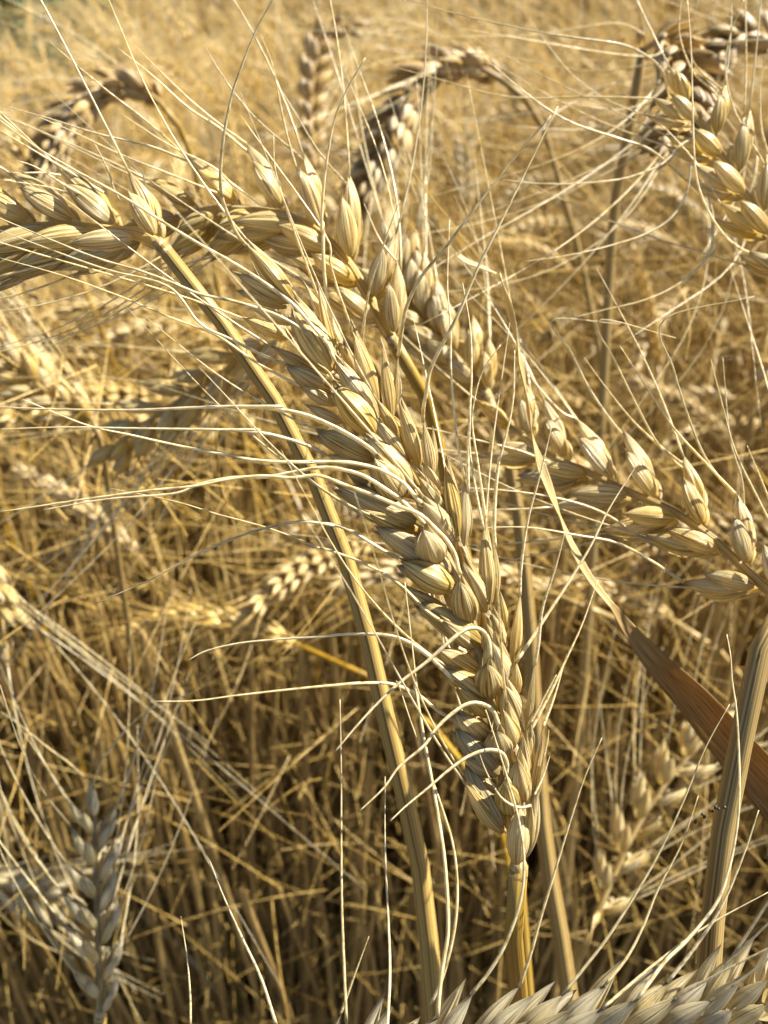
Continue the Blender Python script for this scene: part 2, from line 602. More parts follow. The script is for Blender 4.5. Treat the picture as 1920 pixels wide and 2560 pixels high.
def hero_main():
    D0 = 0.134
    extra = []

    def pc(kind, z, bx, by, tx, ty, w_, dz, th=0.8, bdz=None, roll=0.0):
        sc = ZW[z][2]
        b = zp(z, bx, by)
        tt = zp(z, tx, ty)
        # the upper part of the ear leans a little away from the camera
        dep = lambda y: D0 + 0.006 * max(0.0, (1700 - y) / 1100.0)
        ln = math.hypot(b[0] - tt[0], b[1] - tt[1]) * D0 / F
        full = 0.0098 if kind == 'lemma' else 0.0082
        ex = math.sqrt(max(0.0, full ** 2 - ln ** 2)) * (1 if w_ > 140 else 0.3)
        pb = P(b[0], b[1], dep(b[1]) - (dz if bdz is None else bdz) * 0.001 + ex * 0.55)
        pt = P(tt[0], tt[1], dep(b[1]) - (dz + 0.7) * 0.001 - ex * 0.30)
        ww = w_ * sc * D0 / F * 1.0
        pt = pt + (pt - pb) * (.12 if kind == 'lemma' else .04)
        fc = (TOCAM + RIGHT * math.sin(R(roll))).normalized()
        if w_ > 140:
            # the next husk of the same spikelet, peeping out behind on the sunny side
            sh = (RIGHT + UP * .45) * (0.0007 * w_ / 200)
            extra.append(('lemma', pb + sh + FWD * .0006, pt + (pt - pb) * .13 + sh * .9 + FWD * .0007, fc, ww * .62, ww * th * .62))
            if w_ > 200:
                extra.append(('glume', pb - sh * .8 + FWD * .0005, pt - (pt - pb) * .02 - sh * .8 + FWD * .0006, fc, ww * .6, ww * th * .6))
        return (kind, pb, pt, fc, ww, ww * th)
    g, l = 'glume', 'lemma'
    pcs = []
    # right-hand rows, top to bottom
    pcs += [pc(l, 'A', 570, 500, 225, 90, 190, 0.8, roll=-25), pc(g, 'A', 545, 515, 115, 300, 150, -0.6, roll=-40), pc(g, 'A', 520, 560, 120, 430, 100, -1.0, roll=-30),
            pc(g, 'A', 900, 1085, 570, 610, 250, 2.6, roll=-20), pc(l, 'A', 930, 1000, 605, 540, 170, 1.9, roll=10), pc(l, 'A', 950, 1010, 790, 430, 125, 0.9, roll=35),
            pc(l, 'A', 960, 900, 690, 400, 95, 0.2, roll=35), pc(l, 'A', 560, 820, 180, 660, 125, -1.0, roll=-30), pc(l, 'A', 560, 700, 240, 560, 105, -0.6, roll=-20),
            pc(g, 'A', 1255, 1610, 920, 1240, 240, 2.6, roll=-20), pc(l, 'A', 1275, 1480, 955, 1055, 190, 1.9, roll=10), pc(l, 'A', 1280, 1360, 1085, 820, 150, 1.1, roll=25),
            pc(l, 'A', 1395, 1490, 1320, 970, 120, 0.3, roll=30), pc(l, 'A', 1410, 1450, 1440, 1010, 70, -0.4, roll=50), pc(l, 'A', 1075, 1070, 960, 860, 90, 0.0, roll=20),
            pc(l, 'A', 1450, 1640, 1280, 1350, 100, 1.0, roll=20)]
    pcs += [pc(g, 'B', 605, 815, 385, 515, 265, 2.7, roll=-20), pc(l, 'B', 720, 735, 360, 340, 215, 1.9, roll=8), pc(l, 'B', 650, 480, 380, 170, 125, 1.4, roll=20),
            pc(l, 'B', 760, 550, 605, 80, 150, 0.6, roll=28), pc(l, 'B', 870, 640, 795, 230, 120, 0.1, roll=35), pc(l, 'B', 935, 810, 800, 550, 120, 0.9, roll=20),
            pc(l, 'B', 890, 600, 870, 260, 70, -0.4, roll=45),
            pc(g, 'B', 895, 1345, 775, 1095, 265, 2.8, roll=-18), pc(l, 'B', 1040, 1190, 805, 890, 235, 2.1, roll=6), pc(l, 'B', 995, 1010, 775, 680, 180, 1.4, roll=18),
            pc(l, 'B', 1085, 1130, 985, 600, 150, 0.6, roll=28), pc(l, 'B', 1130, 1210, 1130, 720, 120, 0.0, roll=35), pc(l, 'B', 1180, 1120, 1165, 800, 60, -0.5, roll=50)]
    pcs += [pc(g, 'C', 700, 518, 612, 195, 225, 2.8, roll=-16), pc(l, 'C', 850, 430, 680, 80, 190, 2.0, roll=8), pc(l, 'C', 870, 370, 830, -190, 150, 1.1, roll=20),
            pc(l, 'C', 920, 350, 920, -60, 110, 0.3, roll=35), pc(l, 'C', 1000, 650, 965, 310, 115, 0.6, roll=25), pc(l, 'C', 965, 770, 895, 490, 190, 1.4, roll=14),
            pc(l, 'C', 1070, 900, 1120, 360, 115, 0.2, roll=40), pc(l, 'C', 900, 800, 850, 560, 150, 1.6, roll=0),
            pc(g, 'C', 880, 1120, 845, 880, 235, 2.9, roll=-14), pc(l, 'C', 970, 1060, 895, 720, 255, 2.4, roll=5), pc(l, 'C', 1080, 1170, 1095, 880, 120, 0.9, roll=30),
            pc(l, 'C', 1090, 1350, 1005, 1080, 205, 1.6, roll=12), pc(g, 'C', 965, 1625, 920, 1430, 230, 3.0, roll=-12), pc(l, 'C', 1030, 1570, 985, 1280, 255, 2.4, roll=4),
            pc(l, 'C', 1180, 1430, 1240, 930, 80, 0.2, roll=45), pc(l, 'C', 1215, 1600, 1215, 1380, 80, 0.5, roll=35)]
    pcs += [pc(l, 'D', 810, 900, 820, 520, 150, 1.3, roll=14), pc(l, 'D', 785, 1040, 765, 705, 240, 2.5, roll=4), pc(g, 'D', 720, 1095, 655, 860, 225, 3.0, roll=-12),
            pc(l, 'D', 900, 910, 975, 450, 75, 0.2, roll=45), pc(l, 'D', 890, 800, 880, 470, 90, 0.0, roll=40), pc(g, 'D', 770, 1530, 790, 1070, 175, 2.2, roll=-6),
            pc(l, 'D', 830, 1480, 880, 1090, 150, 1.5, roll=15), pc(l, 'D', 860, 1460, 940, 980, 120, 0.8, roll=30), pc(l, 'D', 930, 1010, 985, 680, 60, -0.3, roll=50)]
    # left-hand row, in the shade
    pcs += [pc(g, 'A', 905, 1275, 540, 1075, 200, 0.2, roll=-45), pc(l, 'A', 925, 1370, 660, 1230, 120, 0.6, roll=-30), pc(l, 'A', 800, 1130, 420, 900, 120, -1.2, roll=-50),
            pc(g, 'B', 385, 490, -70, 290, 220, 0.0, roll=-45), pc(l, 'B', 330, 560, 20, 470, 120, -0.6, roll=-40), pc(l, 'B', 120, 190, -150, 60, 110, -0.8, roll=-45),
            pc(g, 'B', 730, 1010, 90, 740, 240, 0.0, roll=-42), pc(l, 'B', 735, 1090, 370, 960, 150, 0.5, roll=-30), pc(l, 'B', 480, 800, 160, 590, 150, -0.9, roll=-50),
            pc(g, 'B', 1040, 1440, 420, 1080, 230, -0.4, roll=-42), pc(g, 'B', 1050, 1570, 620, 1370, 250, 1.0, roll=-28),
            pc(g, 'C', 820, 700, 300, 380, 230, 0.0, roll=-42), pc(l, 'C', 805, 745, 520, 540, 170, 0.9, roll=-28), pc(l, 'C', 560, 480, 180, 260, 180, -0.8, roll=-48),
            pc(g, 'C', 800, 940, 460, 760, 210, 0.0, roll=-42), pc(g, 'C', 875, 1150, 520, 930, 230, 0.4, roll=-38), pc(l, 'C', 870, 1300, 620, 1080, 170, 0.8, roll=-28),
            pc(g, 'C', 880, 1500, 590, 1290, 220, 0.0, roll=-40), pc(g, 'D', 610, 790, 270, 430, 215, 0.5, roll=-36), pc(l, 'D', 580, 800, 350, 660, 130, 1.0, roll=-28),
            pc(g, 'D', 640, 1220, 350, 730, 190, 0.3, roll=-36), pc(l, 'D', 645, 1270, 370, 900, 165, 0.9, roll=-28)]
    pcs += extra
    # the ear's far side: the same alternate rows seen from behind
    axp = [(1297, 2168), (1283, 2080), (1262, 1960), (1245, 1850), (1215, 1720), (1190, 1600), (1150, 1470), (1090, 1340), (1020, 1190), (945, 1060), (870, 930), (800, 830), (725, 745)]
    axis = [P(x, y, D0 + 0.0006 + 0.006 * max(0.0, (1700 - y) / 1100.0)) for x, y in axp]
    axs = spline(axis, 60)
    q = random.Random(5)
    for i in range(16):
        p = axs[3 + int(i * 3.3)]
        A = (axs[min(59, 5 + int(i * 3.3))] - axs[1 + int(i * 3.3)]).normalized()
        S = (RIGHT * 1.0 + UP * 0.4)
        S = (S - A * S.dot(A)).normalized()
        sg = 1 if i % 2 else -1
        for f in (0.0, 0.5):
            d = (A * 0.93 + S * sg * 0.22 - TOCAM * (0.22 + f * 0.3)).normalized()
            b = p - TOCAM * (0.0012 + f * 0.001) + S * sg * 0.0006
            pcs.append(('glume' if f == 0 else 'lemma', b, b + d * 0.0098, (-TOCAM + S * sg * 0.5).normalized(), 0.0034, 0.003))
    d = D0 - 0.002
    W = [  # traced awns, (points, relative thickness)
        (tr('4', '905 1000 890 915 840 865 770 868 690 925 560 1040 400 1165 280 1280 180 1390 80 1510', d, d - 0.016), 1.45),
        (tr('4', '945 1350 915 1290 860 1255 780 1255 690 1310 600 1395 540 1480 410 1590 330 1700 205 1820', d, d - 0.014), 1.35),
        (tr('4', '1020 1620 1010 1560 970 1510 890 1500 790 1530 680 1600 560 1700 450 1790 365 1870', d, d - 0.014), 1.3),
        (tr('4', '650 1120 620 1085 540 1005 440 935 330 902 150 900 0 915', d, d - 0.008, '6', '1300 1285 1100 1305 950 1340 865 1385'), 1.15),
        (tr('4', '700 1330 600 1270 530 1215 450 1175 360 1150 250 1150 100 1162', d, d - 0.012, '6', '1659 1487 1400 1512 1100 1545 900 1570 715 1573'), 1.05),
        (tr('3', '800 1050 780 1030 700 980 600 930 500 890 400 868 280 855 150 855', d, d - 0.012, '6', '1300 212 1000 215 600 230 200 225 -20 215'), 1.4),
        (tr('3', '620 1060 530 1020 400 985 270 965 130 960', d, d - 0.008, '6', '1200 318 1000 320 600 315 300 310 -20 320'), 1.1),
        (tr('3', '1040 1340 1010 1310 950 1240 850 1180 720 1140 600 1130 400 1125', d, d - 0.006, '6', '1450 478 1200 465 1000 430 800 390 600 345 400 300 100 180'), 1.2),
        (tr('4', '785 620 770 590 750 520 700 440 640 380 550 300 450 260 300 195 150 140 0 85', d - 0.001, d - 0.010, '6', '1350 545 1200 535 1050 550 900 580 700 600 400 640 0 700'), 1.3),
        (tr('4', '560 290 500 230 430 175 350 125 250 70 150 40 0 30', d - 0.001, d - 0.008, '3', '300 1183 150 1185 0 1215', '6', '800 615 500 640 200 690'), 1.25),
        (tr('4', '430 530 350 490 200 395 100 350 0 335', d + 0.001, d + 0.001, '6', '1550 770 1400 748 1250 770 1100 815 900 900 700 1010 550 1075 445 1120'), 1.15),
        (tr('4', '600 840 520 780 430 680 330 600 200 530 100 490 0 455', d + 0.001, d + 0.003, '6', '1500 880 1250 780 1000 710 800 650 500 590'), 0.95),
        (tr('3', '640 690 600 600 500 480 430 400 300 300 150 200 0 115', d - 0.001, d - 0.004, '1', '690 930 500 810 300 700 150 610 0 500 -60 460'), 1.25),
        (tr('3', '610 640 520 570 420 490 300 430 150 380 0 345', d, d - 0.006, '1', '750 1190 600 1130 400 1070 200 990 0 905 -50 880'), 1.2),
        (tr('3', '420 690 300 640 150 560 0 480', d, d - 0.003, '1', '700 1190 450 1120 250 1050 0 955'), 1.0),
        (tr('3', '400 690 220 610 60 510', d, d + 0.004, '1', '700 1310 500 1230 250 1140 0 1070'), 0.9),
        (tr('1', '1040 1050 1000 1000 960 920 925 820 918 700 930 560 960 400 1000 280 1060 130 1130 0 1160 -60', d, d - 0.010), 1.2),
        (tr('3', '600 480 575 400 560 280 555 150 562 0', d, d - 0.010, '1', '1330 950 1340 800 1360 640 1390 490 1440 370 1515 240'), 1.25),
        (tr('3', '745 610 750 520 755 450 780 300 820 180 885 0', d, d - 0.006, '1', '1659 830'), 1.0),
        (tr('3', '855 700 870 640 890 560 930 420 1010 270 1120 140 1225 0', d, d - 0.008, 'F', '1120 330 1190 250'), 1.2),
        (tr('3', '1028 980 1030 900 1040 850 1060 720 1110 600 1190 440 1280 220 1390 0', d, d - 0.008, 'F', '1205 230'), 1.2),
        (tr('3', '1145 1200 1145 1000 1150 700 1155 500 1140 300 1150 0', d, d - 0.002), 0.85),
        (tr('3', '1220 1210 1225 1050 1240 850 1250 700 1245 500 1210 290', d, d - 0.002), 0.95),
        (tr('3', '1215 1330 1235 1100 1235 950 1250 850 1300 700 1385 575', d, d - 0.004), 0.9),
        (tr('4', '885 500 885 400 900 200 925 0', d, d - 0.004, '3', '1380 1100 1440 850 1450 600'), 1.2),
        (tr('4', '1030 780 1035 640 1060 420 1090 260 1140 80', d, d - 0.004, '3', '1620 950'), 1.0),
        (tr('4', '1095 1130 1120 1000 1150 780 1220 560 1270 370', d, d - 0.004), 1.1),
        (tr('4', '1085 1125 1130 1000 1200 830 1290 650 1400 450 1500 250 1659 0', d, d + 0.003), 1.1),
        (tr('4', '1110 1440 1200 1230 1270 1060 1360 850 1440 620', d, d + 0.003), 1.0),
        (tr('4', '1125 1440 1200 1250 1275 1010', d, d + 0.002), 0.9),
        (tr('4', '820 440 800 250 775 0', d, d, '3', '1240 1000 1250 800'), 0.9),
        (tr('3', '720 600 690 500 640 350 600 200 570 60', d, d - 0.003, 'F', '520 250'), 0.8),
        (tr('1', '1300 1250 1280 1170 1230 1010 1180 850 1140 700 1135 560', d, d - 0.004), 1.0),
        (tr('B', '605 90 620 -40 600 -200', d, d - 0.002), 0.8),
        (tr('D', '980 480 1060 200 1130 0', d, d, 'F', '1200 1480'), 0.9),
        (tr('D', '975 700 1010 560 1025 450', d, d), 0.7),
        (tr('D', '950 980 1010 830 1060 650', d, d), 0.7),
        (tr('B', '390 520 330 470 240 370', d - 0.001, d - 0.002), 1.0),
        (tr('B', '780 1100 710 1030 660 950', d - 0.001, d - 0.002), 1.1),
        (tr('C', '622 200 590 120 550 -40 548 -90', d - 0.001, d - 0.002), 1.1),
        (tr('A', '930 1250 880 1160 795 1085', d - 0.001, d - 0.002), 1.1),
        (tr('D', '745 1130 690 1140 620 1110 550 1030 500 900 460 760 435 640', d - 0.002, d - 0.004), 0.9),
        (tr('D', '575 430 540 360 510 260 490 220', d - 0.003, d - 0.004), 0.9),
    ]
    st = [axis[0], P(1290, 2230, D0 + 0.001), P(1283, 2330, D0 + 0.005), P(1290, 2450, D0 + 0.011), P(1305, 2600, D0 + 0.02)]
    hero_plant('largest and sharpest bearded wheat ear, in the centre, leaning up to the left', None, None, axis, None, 0, W, to_ground(st), M_CHAFF,
               stem_r=0.00185, pieces=pcs, awn_dir=(UP * 1.0 - RIGHT * 0.3), awn_len=0.055, free_awns=18, awn_bend=0.45, seed=3)


hero_main()


def path(s, d0, d1):
    return tr('F', s, d0, d1)


def ear(label, stem, axis, dst, dax, nsp, awns=(), mat=M_CHAFF, size=1.0, tilt=0, sr=0.0012, seed=1, ad=None, al=0.07, fa=24, bend=0.3, spread=26, gr=True, dst2=None, ar=AWN_R, flip=1, grow=1.15, slim=1.0, sheath=0):
    """stem: pixels ear base -> down; axis: pixels ear base -> tip (overview window)"""
    if not isinstance(axis, str):
        axis, dst = dst, axis
    ax = path(axis, dax[0], dax[1])
    v = [float(a) for a in axis.split()]
    sd_ = perp(v[0], v[1], v[-2], v[-1], tilt) * flip
    if stem:
        st = path(stem, dst[0], dst[1])
        st = [ax[0]] + st
        if gr:
            st = to_ground(st)
    else:
        st = None
    fc = (TOCAM * math.cos(R(tilt)) + (perp(v[0], v[1], v[-2], v[-1]) * math.sin(R(tilt)))).normalized()
    return hero_plant(label, None, None, ax, None, nsp, awns, st, mat, size, sr, grow, None, ad, al, sd_, fc, fa, spread, bend, seed, awn_r=ar, slim=slim, sheath=sheath)


LEFT = -RIGHT
d2 = 0.150
ear('bearded ear arching off the left edge, on the thick diagonal stem behind the central ear',
    '368 560 390 592 440 655 500 722 560 805 600 880 650 970 690 1060 730 1160 760 1250 795 1380 822 1500 848 1610 870 1700 892 1800 912 1900 930 2080', (d2, d2 + 0.03),
    '348 530 300 508 240 500 160 492 80 492 0 500 -70 520 -130 560', (d2, d2 + 0.004), 11,
    [(tr('G', '1195 330 1190 240 1170 120', d2, d2 - .004), .8), (tr('G', '850 400 700 300 540 210 300 60 130 0', d2, d2 - .01), 1.0),
     (tr('G', '990 330 940 230 910 120 855 0', d2, d2 - .004, '1', '380 570'), .8),
     (tr('G', '450 340 250 240 0 180', d2, d2 - .004), .9), (tr('G', '80 370 0 310 -60 270', d2, d2 - .004), .9),
     (tr('1', '430 800 300 720 150 630 0 540', d2, d2 - .006), 1.0), (tr('1', '420 870 250 790 100 760 0 745', d2, d2 - .006), .9)],
    size=1.2, slim=.88, sr=0.0015, grow=1.65, seed=21, ad=(LEFT * 1.0 + UP * .25), al=.075, fa=20, bend=.35, spread=30, flip=1)

d3 = 0.166
ear('curved bearded ear between the left ear and the central ear, plump sunlit grains on top',
    '858 752 890 800 915 850 935 900 948 960 965 1040 1000 1180 1050 1400 1095 1650 1120 1900', (d3, d3 + 0.04),
    '848 735 820 690 790 630 745 560 690 505 630 470 560 455 480 450 410 462 350 480', (d3, d3 + 0.006), 14,
    [(tr('1', '890 710 750 600 600 490 450 380 330 280 205 172', d3, d3 - .012), 1.0), (tr('1', '1070 720 980 620 900 540 780 450 640 320 490 200', d3, d3 - .012), 1.1),
     (tr('1', '1060 700 930 560 800 430 680 310 540 170', d3, d3 - .006), .9), (tr('1', '1230 770 1170 660 1080 540 1000 430 920 310 845 185', d3, d3 - .008), 1.1),
     (tr('1', '1260 800 1230 700 1190 560 1160 420 1130 270 1080 140', d3, d3 - .006), 1.0), (tr('1', '1415 900 1390 830 1340 720 1290 610 1240 500 1170 380', d3, d3 - .006), 1.1),
     (tr('1', '740 745 600 640 400 560 200 490 0 435', d3, d3 - .012), 1.1), (tr('1', '900 800 700 720 500 640 300 545 150 480', d3, d3 - .012), .9),
     (tr('1', '1560 1100 1520 1000 1490 850', d3, d3 - .003), .9), (tr('1', '1080 850 960 760 880 690 700 600 500 470', d3, d3 - .01), .9)],
    size=1.13, slim=.88, sr=0.0015, seed=22, ad=(LEFT * .8 + UP * .6), al=.075, fa=18, bend=.3, spread=33, flip=1)

d4 = 0.163
ear('bearded ear on the right curving in from the right edge, above the wide brown leaf',
    '1668 1318 1655 1350 1638 1430 1612 1550 1590 1650 1565 1780 1548 1900 1530 2080 1518 2212', (0.140, 0.150),
    '1700 1300 1660 1275 1610 1230 1540 1165 1470 1115 1400 1080 1330 1050 1260 1015 1190 985 1120 935 1080 905', (0.146, 0.185), 14,
    [(tr('5', '890 650 860 600 800 480 730 330 660 160 570 0', .17, .165, 'F', '1340 700'), 1.1), (tr('5', '1150 800 1120 770 1020 620 940 500 830 330 730 190', .16, .16), 1.1),
     (tr('5', '1130 790 1080 730 1020 620 960 420 880 200 800 0', .16, .155, 'F', '1460 730'), 1.0), (tr('5', '1390 960 1290 740 1180 560 1050 350 910 130', .155, .152), 1.1),
     (tr('5', '1400 960 1340 850 1280 700 1230 480 1180 250 1130 0', .155, .15, 'F', '1630 640'), 1.0), (tr('5', '1620 1000 1560 850 1480 650 1420 400 1370 200', .15, .148), .9),
     (tr('5', '1600 1050 1550 830 1470 600 1430 190', .15, .148), .9), (tr('5', '1650 980 1600 800 1540 620', .15, .148), .9),
     (tr('5', '640 745 530 710 400 660 200 610 0 560 -150 530', .175, .168), 1.0), (tr('5', '1150 1050 1050 1030 900 970 760 930 600 900 400 870 150 850 0 850', .162, .155), 1.2),
     (tr('5', '1330 1270 1100 1190 900 1120 700 1090 450 1050 200 1050', .157, .150), 1.2), (tr('5', '590 540 530 480 420 250 380 0', .176, .172), .9)],
    size=1.1, slim=.86, sr=0.0021, seed=23, ad=(LEFT * .7 + UP * .7), al=.07, fa=18, bend=.3, spread=30, flip=1)

d5 = 0.183
ear('pale weathered ear hanging in at the upper right edge with long curling awns',
    None, '1760 640 1700 560 1650 480 1600 400 1550 320 1500 250 1465 195', None, (d5 - .008, d5 + .004), 11,
    [(tr('2', '1280 400 1250 330 1190 270 1100 215 1000 185 800 150 600 110 400 65 170 0', d5, d5 - .01), 1.2),
     (tr('2', '1410 480 1390 420 1330 320 1290 150 1300 0 1310 -40', d5, d5 - .01), 1.0), (tr('2', '1659 1090 1600 1060 1520 1000 1440 900 1380 780 1355 650 1345 400 1340 200 1325 0', d5 - .02, d5 - .03), 1.0),
     (tr('2', '1420 480 1350 330 1330 200 1370 0', d5, d5 - .01), .9), (tr('2', '1570 690 1540 580 1500 450 1480 300 1500 150 1560 0', d5, d5 - .01), 1.1),
     (tr('2', '1640 600 1620 500 1625 330 1659 200', d5, d5 - .01), 1.0), (tr('2', '1380 790 1200 640 1050 580 850 510 700 420 480 240', d5, d5 - .012), 1.1),
     (tr('2', '1280 440 900 410 700 410 520 390 300 330 10 250', d5, d5 + .004), .9), (tr('2', '1420 790 1370 690 1290 590 1210 510', d5, d5 - .004), .9),
     (tr('2', '1385 560 1300 600 1220 680 1100 730 1000 750 850 762 700 760 560 745', d5, d5 - .008), 1.1),
     (tr('2', '1385 760 1350 850 1270 930 1150 980 1000 1020 850 1055 650 1085', d5, d5 - .008), 1.05), (tr('2', '1400 780 1430 900 1420 1040 1350 1130 1250 1200 1130 1250 1000 1280 860 1315', d5, d5 - .008), 1.2)],
    mat=M_CHAFF, size=1.02, slim=.9, seed=24, ad=(LEFT * .3 + UP * 1), al=.06, fa=12, bend=.4, spread=28, flip=1)

d6 = 0.27
ear('dark shaded ear seen end on near the top right, on a straight upright stem',
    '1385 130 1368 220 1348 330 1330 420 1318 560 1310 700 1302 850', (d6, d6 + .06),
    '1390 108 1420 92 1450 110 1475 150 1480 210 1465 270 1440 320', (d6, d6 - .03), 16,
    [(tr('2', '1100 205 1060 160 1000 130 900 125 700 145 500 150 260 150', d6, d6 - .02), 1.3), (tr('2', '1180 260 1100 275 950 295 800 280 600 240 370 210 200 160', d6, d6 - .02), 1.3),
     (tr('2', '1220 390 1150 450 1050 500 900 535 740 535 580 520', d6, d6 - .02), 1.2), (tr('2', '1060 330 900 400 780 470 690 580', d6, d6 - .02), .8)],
    mat=M_SHADEBROWN, size=1.1, sr=.0019, seed=25, ad=(LEFT * 1.0 + UP * .2), al=.1, fa=26, bend=.6, spread=30, ar=.00018)

d7 = 0.37
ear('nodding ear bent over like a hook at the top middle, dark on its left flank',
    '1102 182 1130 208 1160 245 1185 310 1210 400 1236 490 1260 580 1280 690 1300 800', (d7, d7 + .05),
    '1080 170 1040 148 1000 140 960 145 915 170 880 215 850 270 825 330 800 385 775 440', (d7, d7 - .01), 19, (), size=1.4, sr=.0016, seed=26, mat=M_SHADEBROWN,
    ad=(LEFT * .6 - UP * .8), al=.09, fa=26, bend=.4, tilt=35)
d8 = 0.38
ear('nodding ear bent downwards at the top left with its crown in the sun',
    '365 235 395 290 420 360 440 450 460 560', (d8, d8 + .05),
    '345 222 310 196 270 186 225 195 185 222 150 258 120 300 98 350 80 395', (d8, d8 - .01), 18, (), size=1.35, sr=.0015, seed=27, mat=M_SHADEBROWN,
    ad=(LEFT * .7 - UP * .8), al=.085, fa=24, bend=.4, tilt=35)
d9 = 0.46
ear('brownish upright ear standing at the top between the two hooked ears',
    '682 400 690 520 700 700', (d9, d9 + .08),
    '680 372 675 300 672 230 678 160 690 100 720 60 780 50', (d9, d9 + .01), 18, (), size=1.1, sr=.0017, seed=28, mat=M_SHADEBROWN, ad=(RIGHT * .5 + UP * .5), al=.09, fa=24, bend=.5, tilt=20)

d10 = 0.126
A10 = [(tr('8', '225 1340 240 1250 265 1130 295 1000 297 750 270 500 230 250 190 0', d10, d10, '4', '550 1550 510 1250 470 900 440 635'), 1.2),
       (tr('8', '260 1345 310 1230 355 1050 370 880 355 700 310 540 250 370 180 180 120 0', d10, d10, '4', '400 1180'), 1.0),
       (tr('8', '510 1255 560 1180 610 1070 650 900 650 730 620 560 560 350 490 130', d10, d10 - .002, '4', '860 1310'), 1.1),
       (tr('8', '520 1270 620 1120 680 1000 760 820 840 580 900 400 970 240', d10, d10), 1.0),
       (tr('8', '850 1230 1000 1050 1100 900 1200 730 1300 520 1400 280 1500 100', d10, d10 + .004), 1.0),
       (tr('8', '940 1300 1050 1170 1130 1030 1200 870 1300 680 1370 480', d10, d10 + .004), 1.0),
       (tr('8', '1080 1270 1200 1140 1300 1060 1430 920 1490 780 1530 600 1540 400 1530 150 1510 0', d10, d10 + .002, '5', '1470 1700 1450 1590'), 1.15),
       (tr('8', '1300 1240 1400 1080 1480 930 1560 720 1620 540', d10, d10), 1.1),
       (tr('8', '1000 1290 1200 1150 1400 1020 1659 880', d10, d10 + .002), 1.0),
       (tr('7', '1440 1427 1420 1000 1415 700 1415 400 1410 80', d10 - .002, d10), .9), (tr('7', '1600 1427 1615 1200 1610 1000 1597 700 1597 400', d10, d10 + .004), .9),
       (tr('7', '1145 1427 1080 1230 1000 1060 920 880 870 750', d10 - .002, d10), 1.0), (tr('7', '790 1427 788 1300 775 1150 750 980', d10, d10 + .002), .7),
       (tr('7', '1465 1427 1500 1230 1540 1070', d10, d10), .8)]
ear('pale grey-speckled ear lying along the bottom edge at the right, nearest to the camera',
    None, '640 2420 760 2375 880 2345 980 2320 1110 2300 1240 2280 1370 2258 1500 2235 1620 2200 1740 2165', None, (d10, d10 + .002), 28, A10,
    mat=M_PALE, size=1.12, slim=.72, seed=30, ad=(UP * .9 + RIGHT * .3), al=.05, fa=14, bend=.4, spread=40, tilt=12)

d11 = 0.225
ear('blurred upright ear at the lower left with two long curved awns at its tip',
    '218 2212 216 2300 212 2380', (d11, d11 + .02),
    '216 2190 214 2110 212 2020 208 1930 205 1850 203 1780 200 1735', (d11, d11 + .004), 13,
    [(tr('7', '415 470 430 370 480 270 560 170 640 110 800 50 870 10', d11, d11 - .01), 1.3), (tr('7', '330 460 270 360 200 290 100 200 0 130', d11, d11 - .01), 1.2),
     (tr('7', '180 600 130 450 80 270 0 20', d11 - .05, d11 - .06), 1.0)],
    size=.95, slim=.8, sr=.0018, mat=M_PALE, seed=31, spread=20, ad=UP, al=.06, fa=16, bend=.35, tilt=30)
ear('pale sunlit ear lying sideways at the left edge near the bottom', None, '-90 1900 -40 1905 20 1915 80 1930 145 1945', None, (.31, .315), 12, (), size=1.0, slim=.75, seed=32, ad=RIGHT, al=.05, fa=14, mat=M_PALE)
ear('bright blurred ear at the left edge below the arching left ear', '205 915 225 990 240 1100', (.27, .30), '195 905 150 878 100 845 50 805 10 775 -40 740', (.29, .285), 13, (), size=1.1, slim=.8, seed=33,
    ad=LEFT, al=.08, fa=18)
ear('shaded grey ear hanging left behind the diagonal stem', '655 705 720 720 800 780 860 900', (.2, .24), '640 715 580 745 520 780 450 825 380 870 300 925 235 975', (.23, .25), 15, (), size=1.1, slim=.85, seed=34,
    ad=(LEFT * .9 - UP * .2), al=.08, fa=24)
ear('small sunlit ear partly hidden behind the curved ear near the centre', '1060 880 1092 960 1112 1050 1130 1200 1145 1350 1160 1600 1180 1850 1215 2050', (.205, .225), '1050 850 1010 800 960 745 910 690 870 620 850 560', (.205, .215), 14, (), size=1.1, seed=35, sr=.0017, grow=1.7,
    ad=(LEFT * .5 + UP * .8), al=.06, fa=18)
ear('dull blurred ear low on the right, between bottom ear and thick right stem', '1285 1995 1240 2100 1200 2240', (.235, .27), '1290 1975 1330 1880 1380 1780 1440 1690 1500 1620 1560 1560', (.275, .29), 12, (),
    size=1.1, slim=.8, seed=36, ad=(RIGHT * .6 + UP * .6), al=.07, fa=24)
ear('ear at the far left edge beside the dark gap, hanging with awns pointing down right', None, '-60 1180 -30 1250 0 1320 10 1380', None, (.27, .27), 8, (), size=1.0, slim=.8, seed=37, ad=(RIGHT * .6 - UP * .6), al=.12, fa=14, bend=.3)
ear('dark ear at the very top right corner', '1700 200 1680 400', (.33, .4), '1690 120 1650 85 1610 80 1560 110 1530 150', (.33, .33), 12, (), size=1.1, seed=38, ad=LEFT, al=.1, fa=20, mat=M_SHADEBROWN)
ear('pale blurred ear in the sun right of the hooked ear', '1010 460 1020 560', (.72, .8), '1008 440 1003 380 1000 330 1004 290', (.7, .7), 14, (), size=1.15, seed=39, ad=UP, al=.07, fa=20, mat=M_PALE)


# ------------------------------------------------------------------ single stems and the big leaf
def straw(label, pts, r, cat='stem', name='bare_straw'):
    st = to_ground(pts)
    root = Vector((st[-1].x, st[-1].y, 0))
    o = obj(name, tube_mesh(name, spline(st, 50), lambda u: r, 10, M_STEM, 0.05, origin=root))
    o.location = root
    o['label'] = label
    o['category'] = cat
    return o




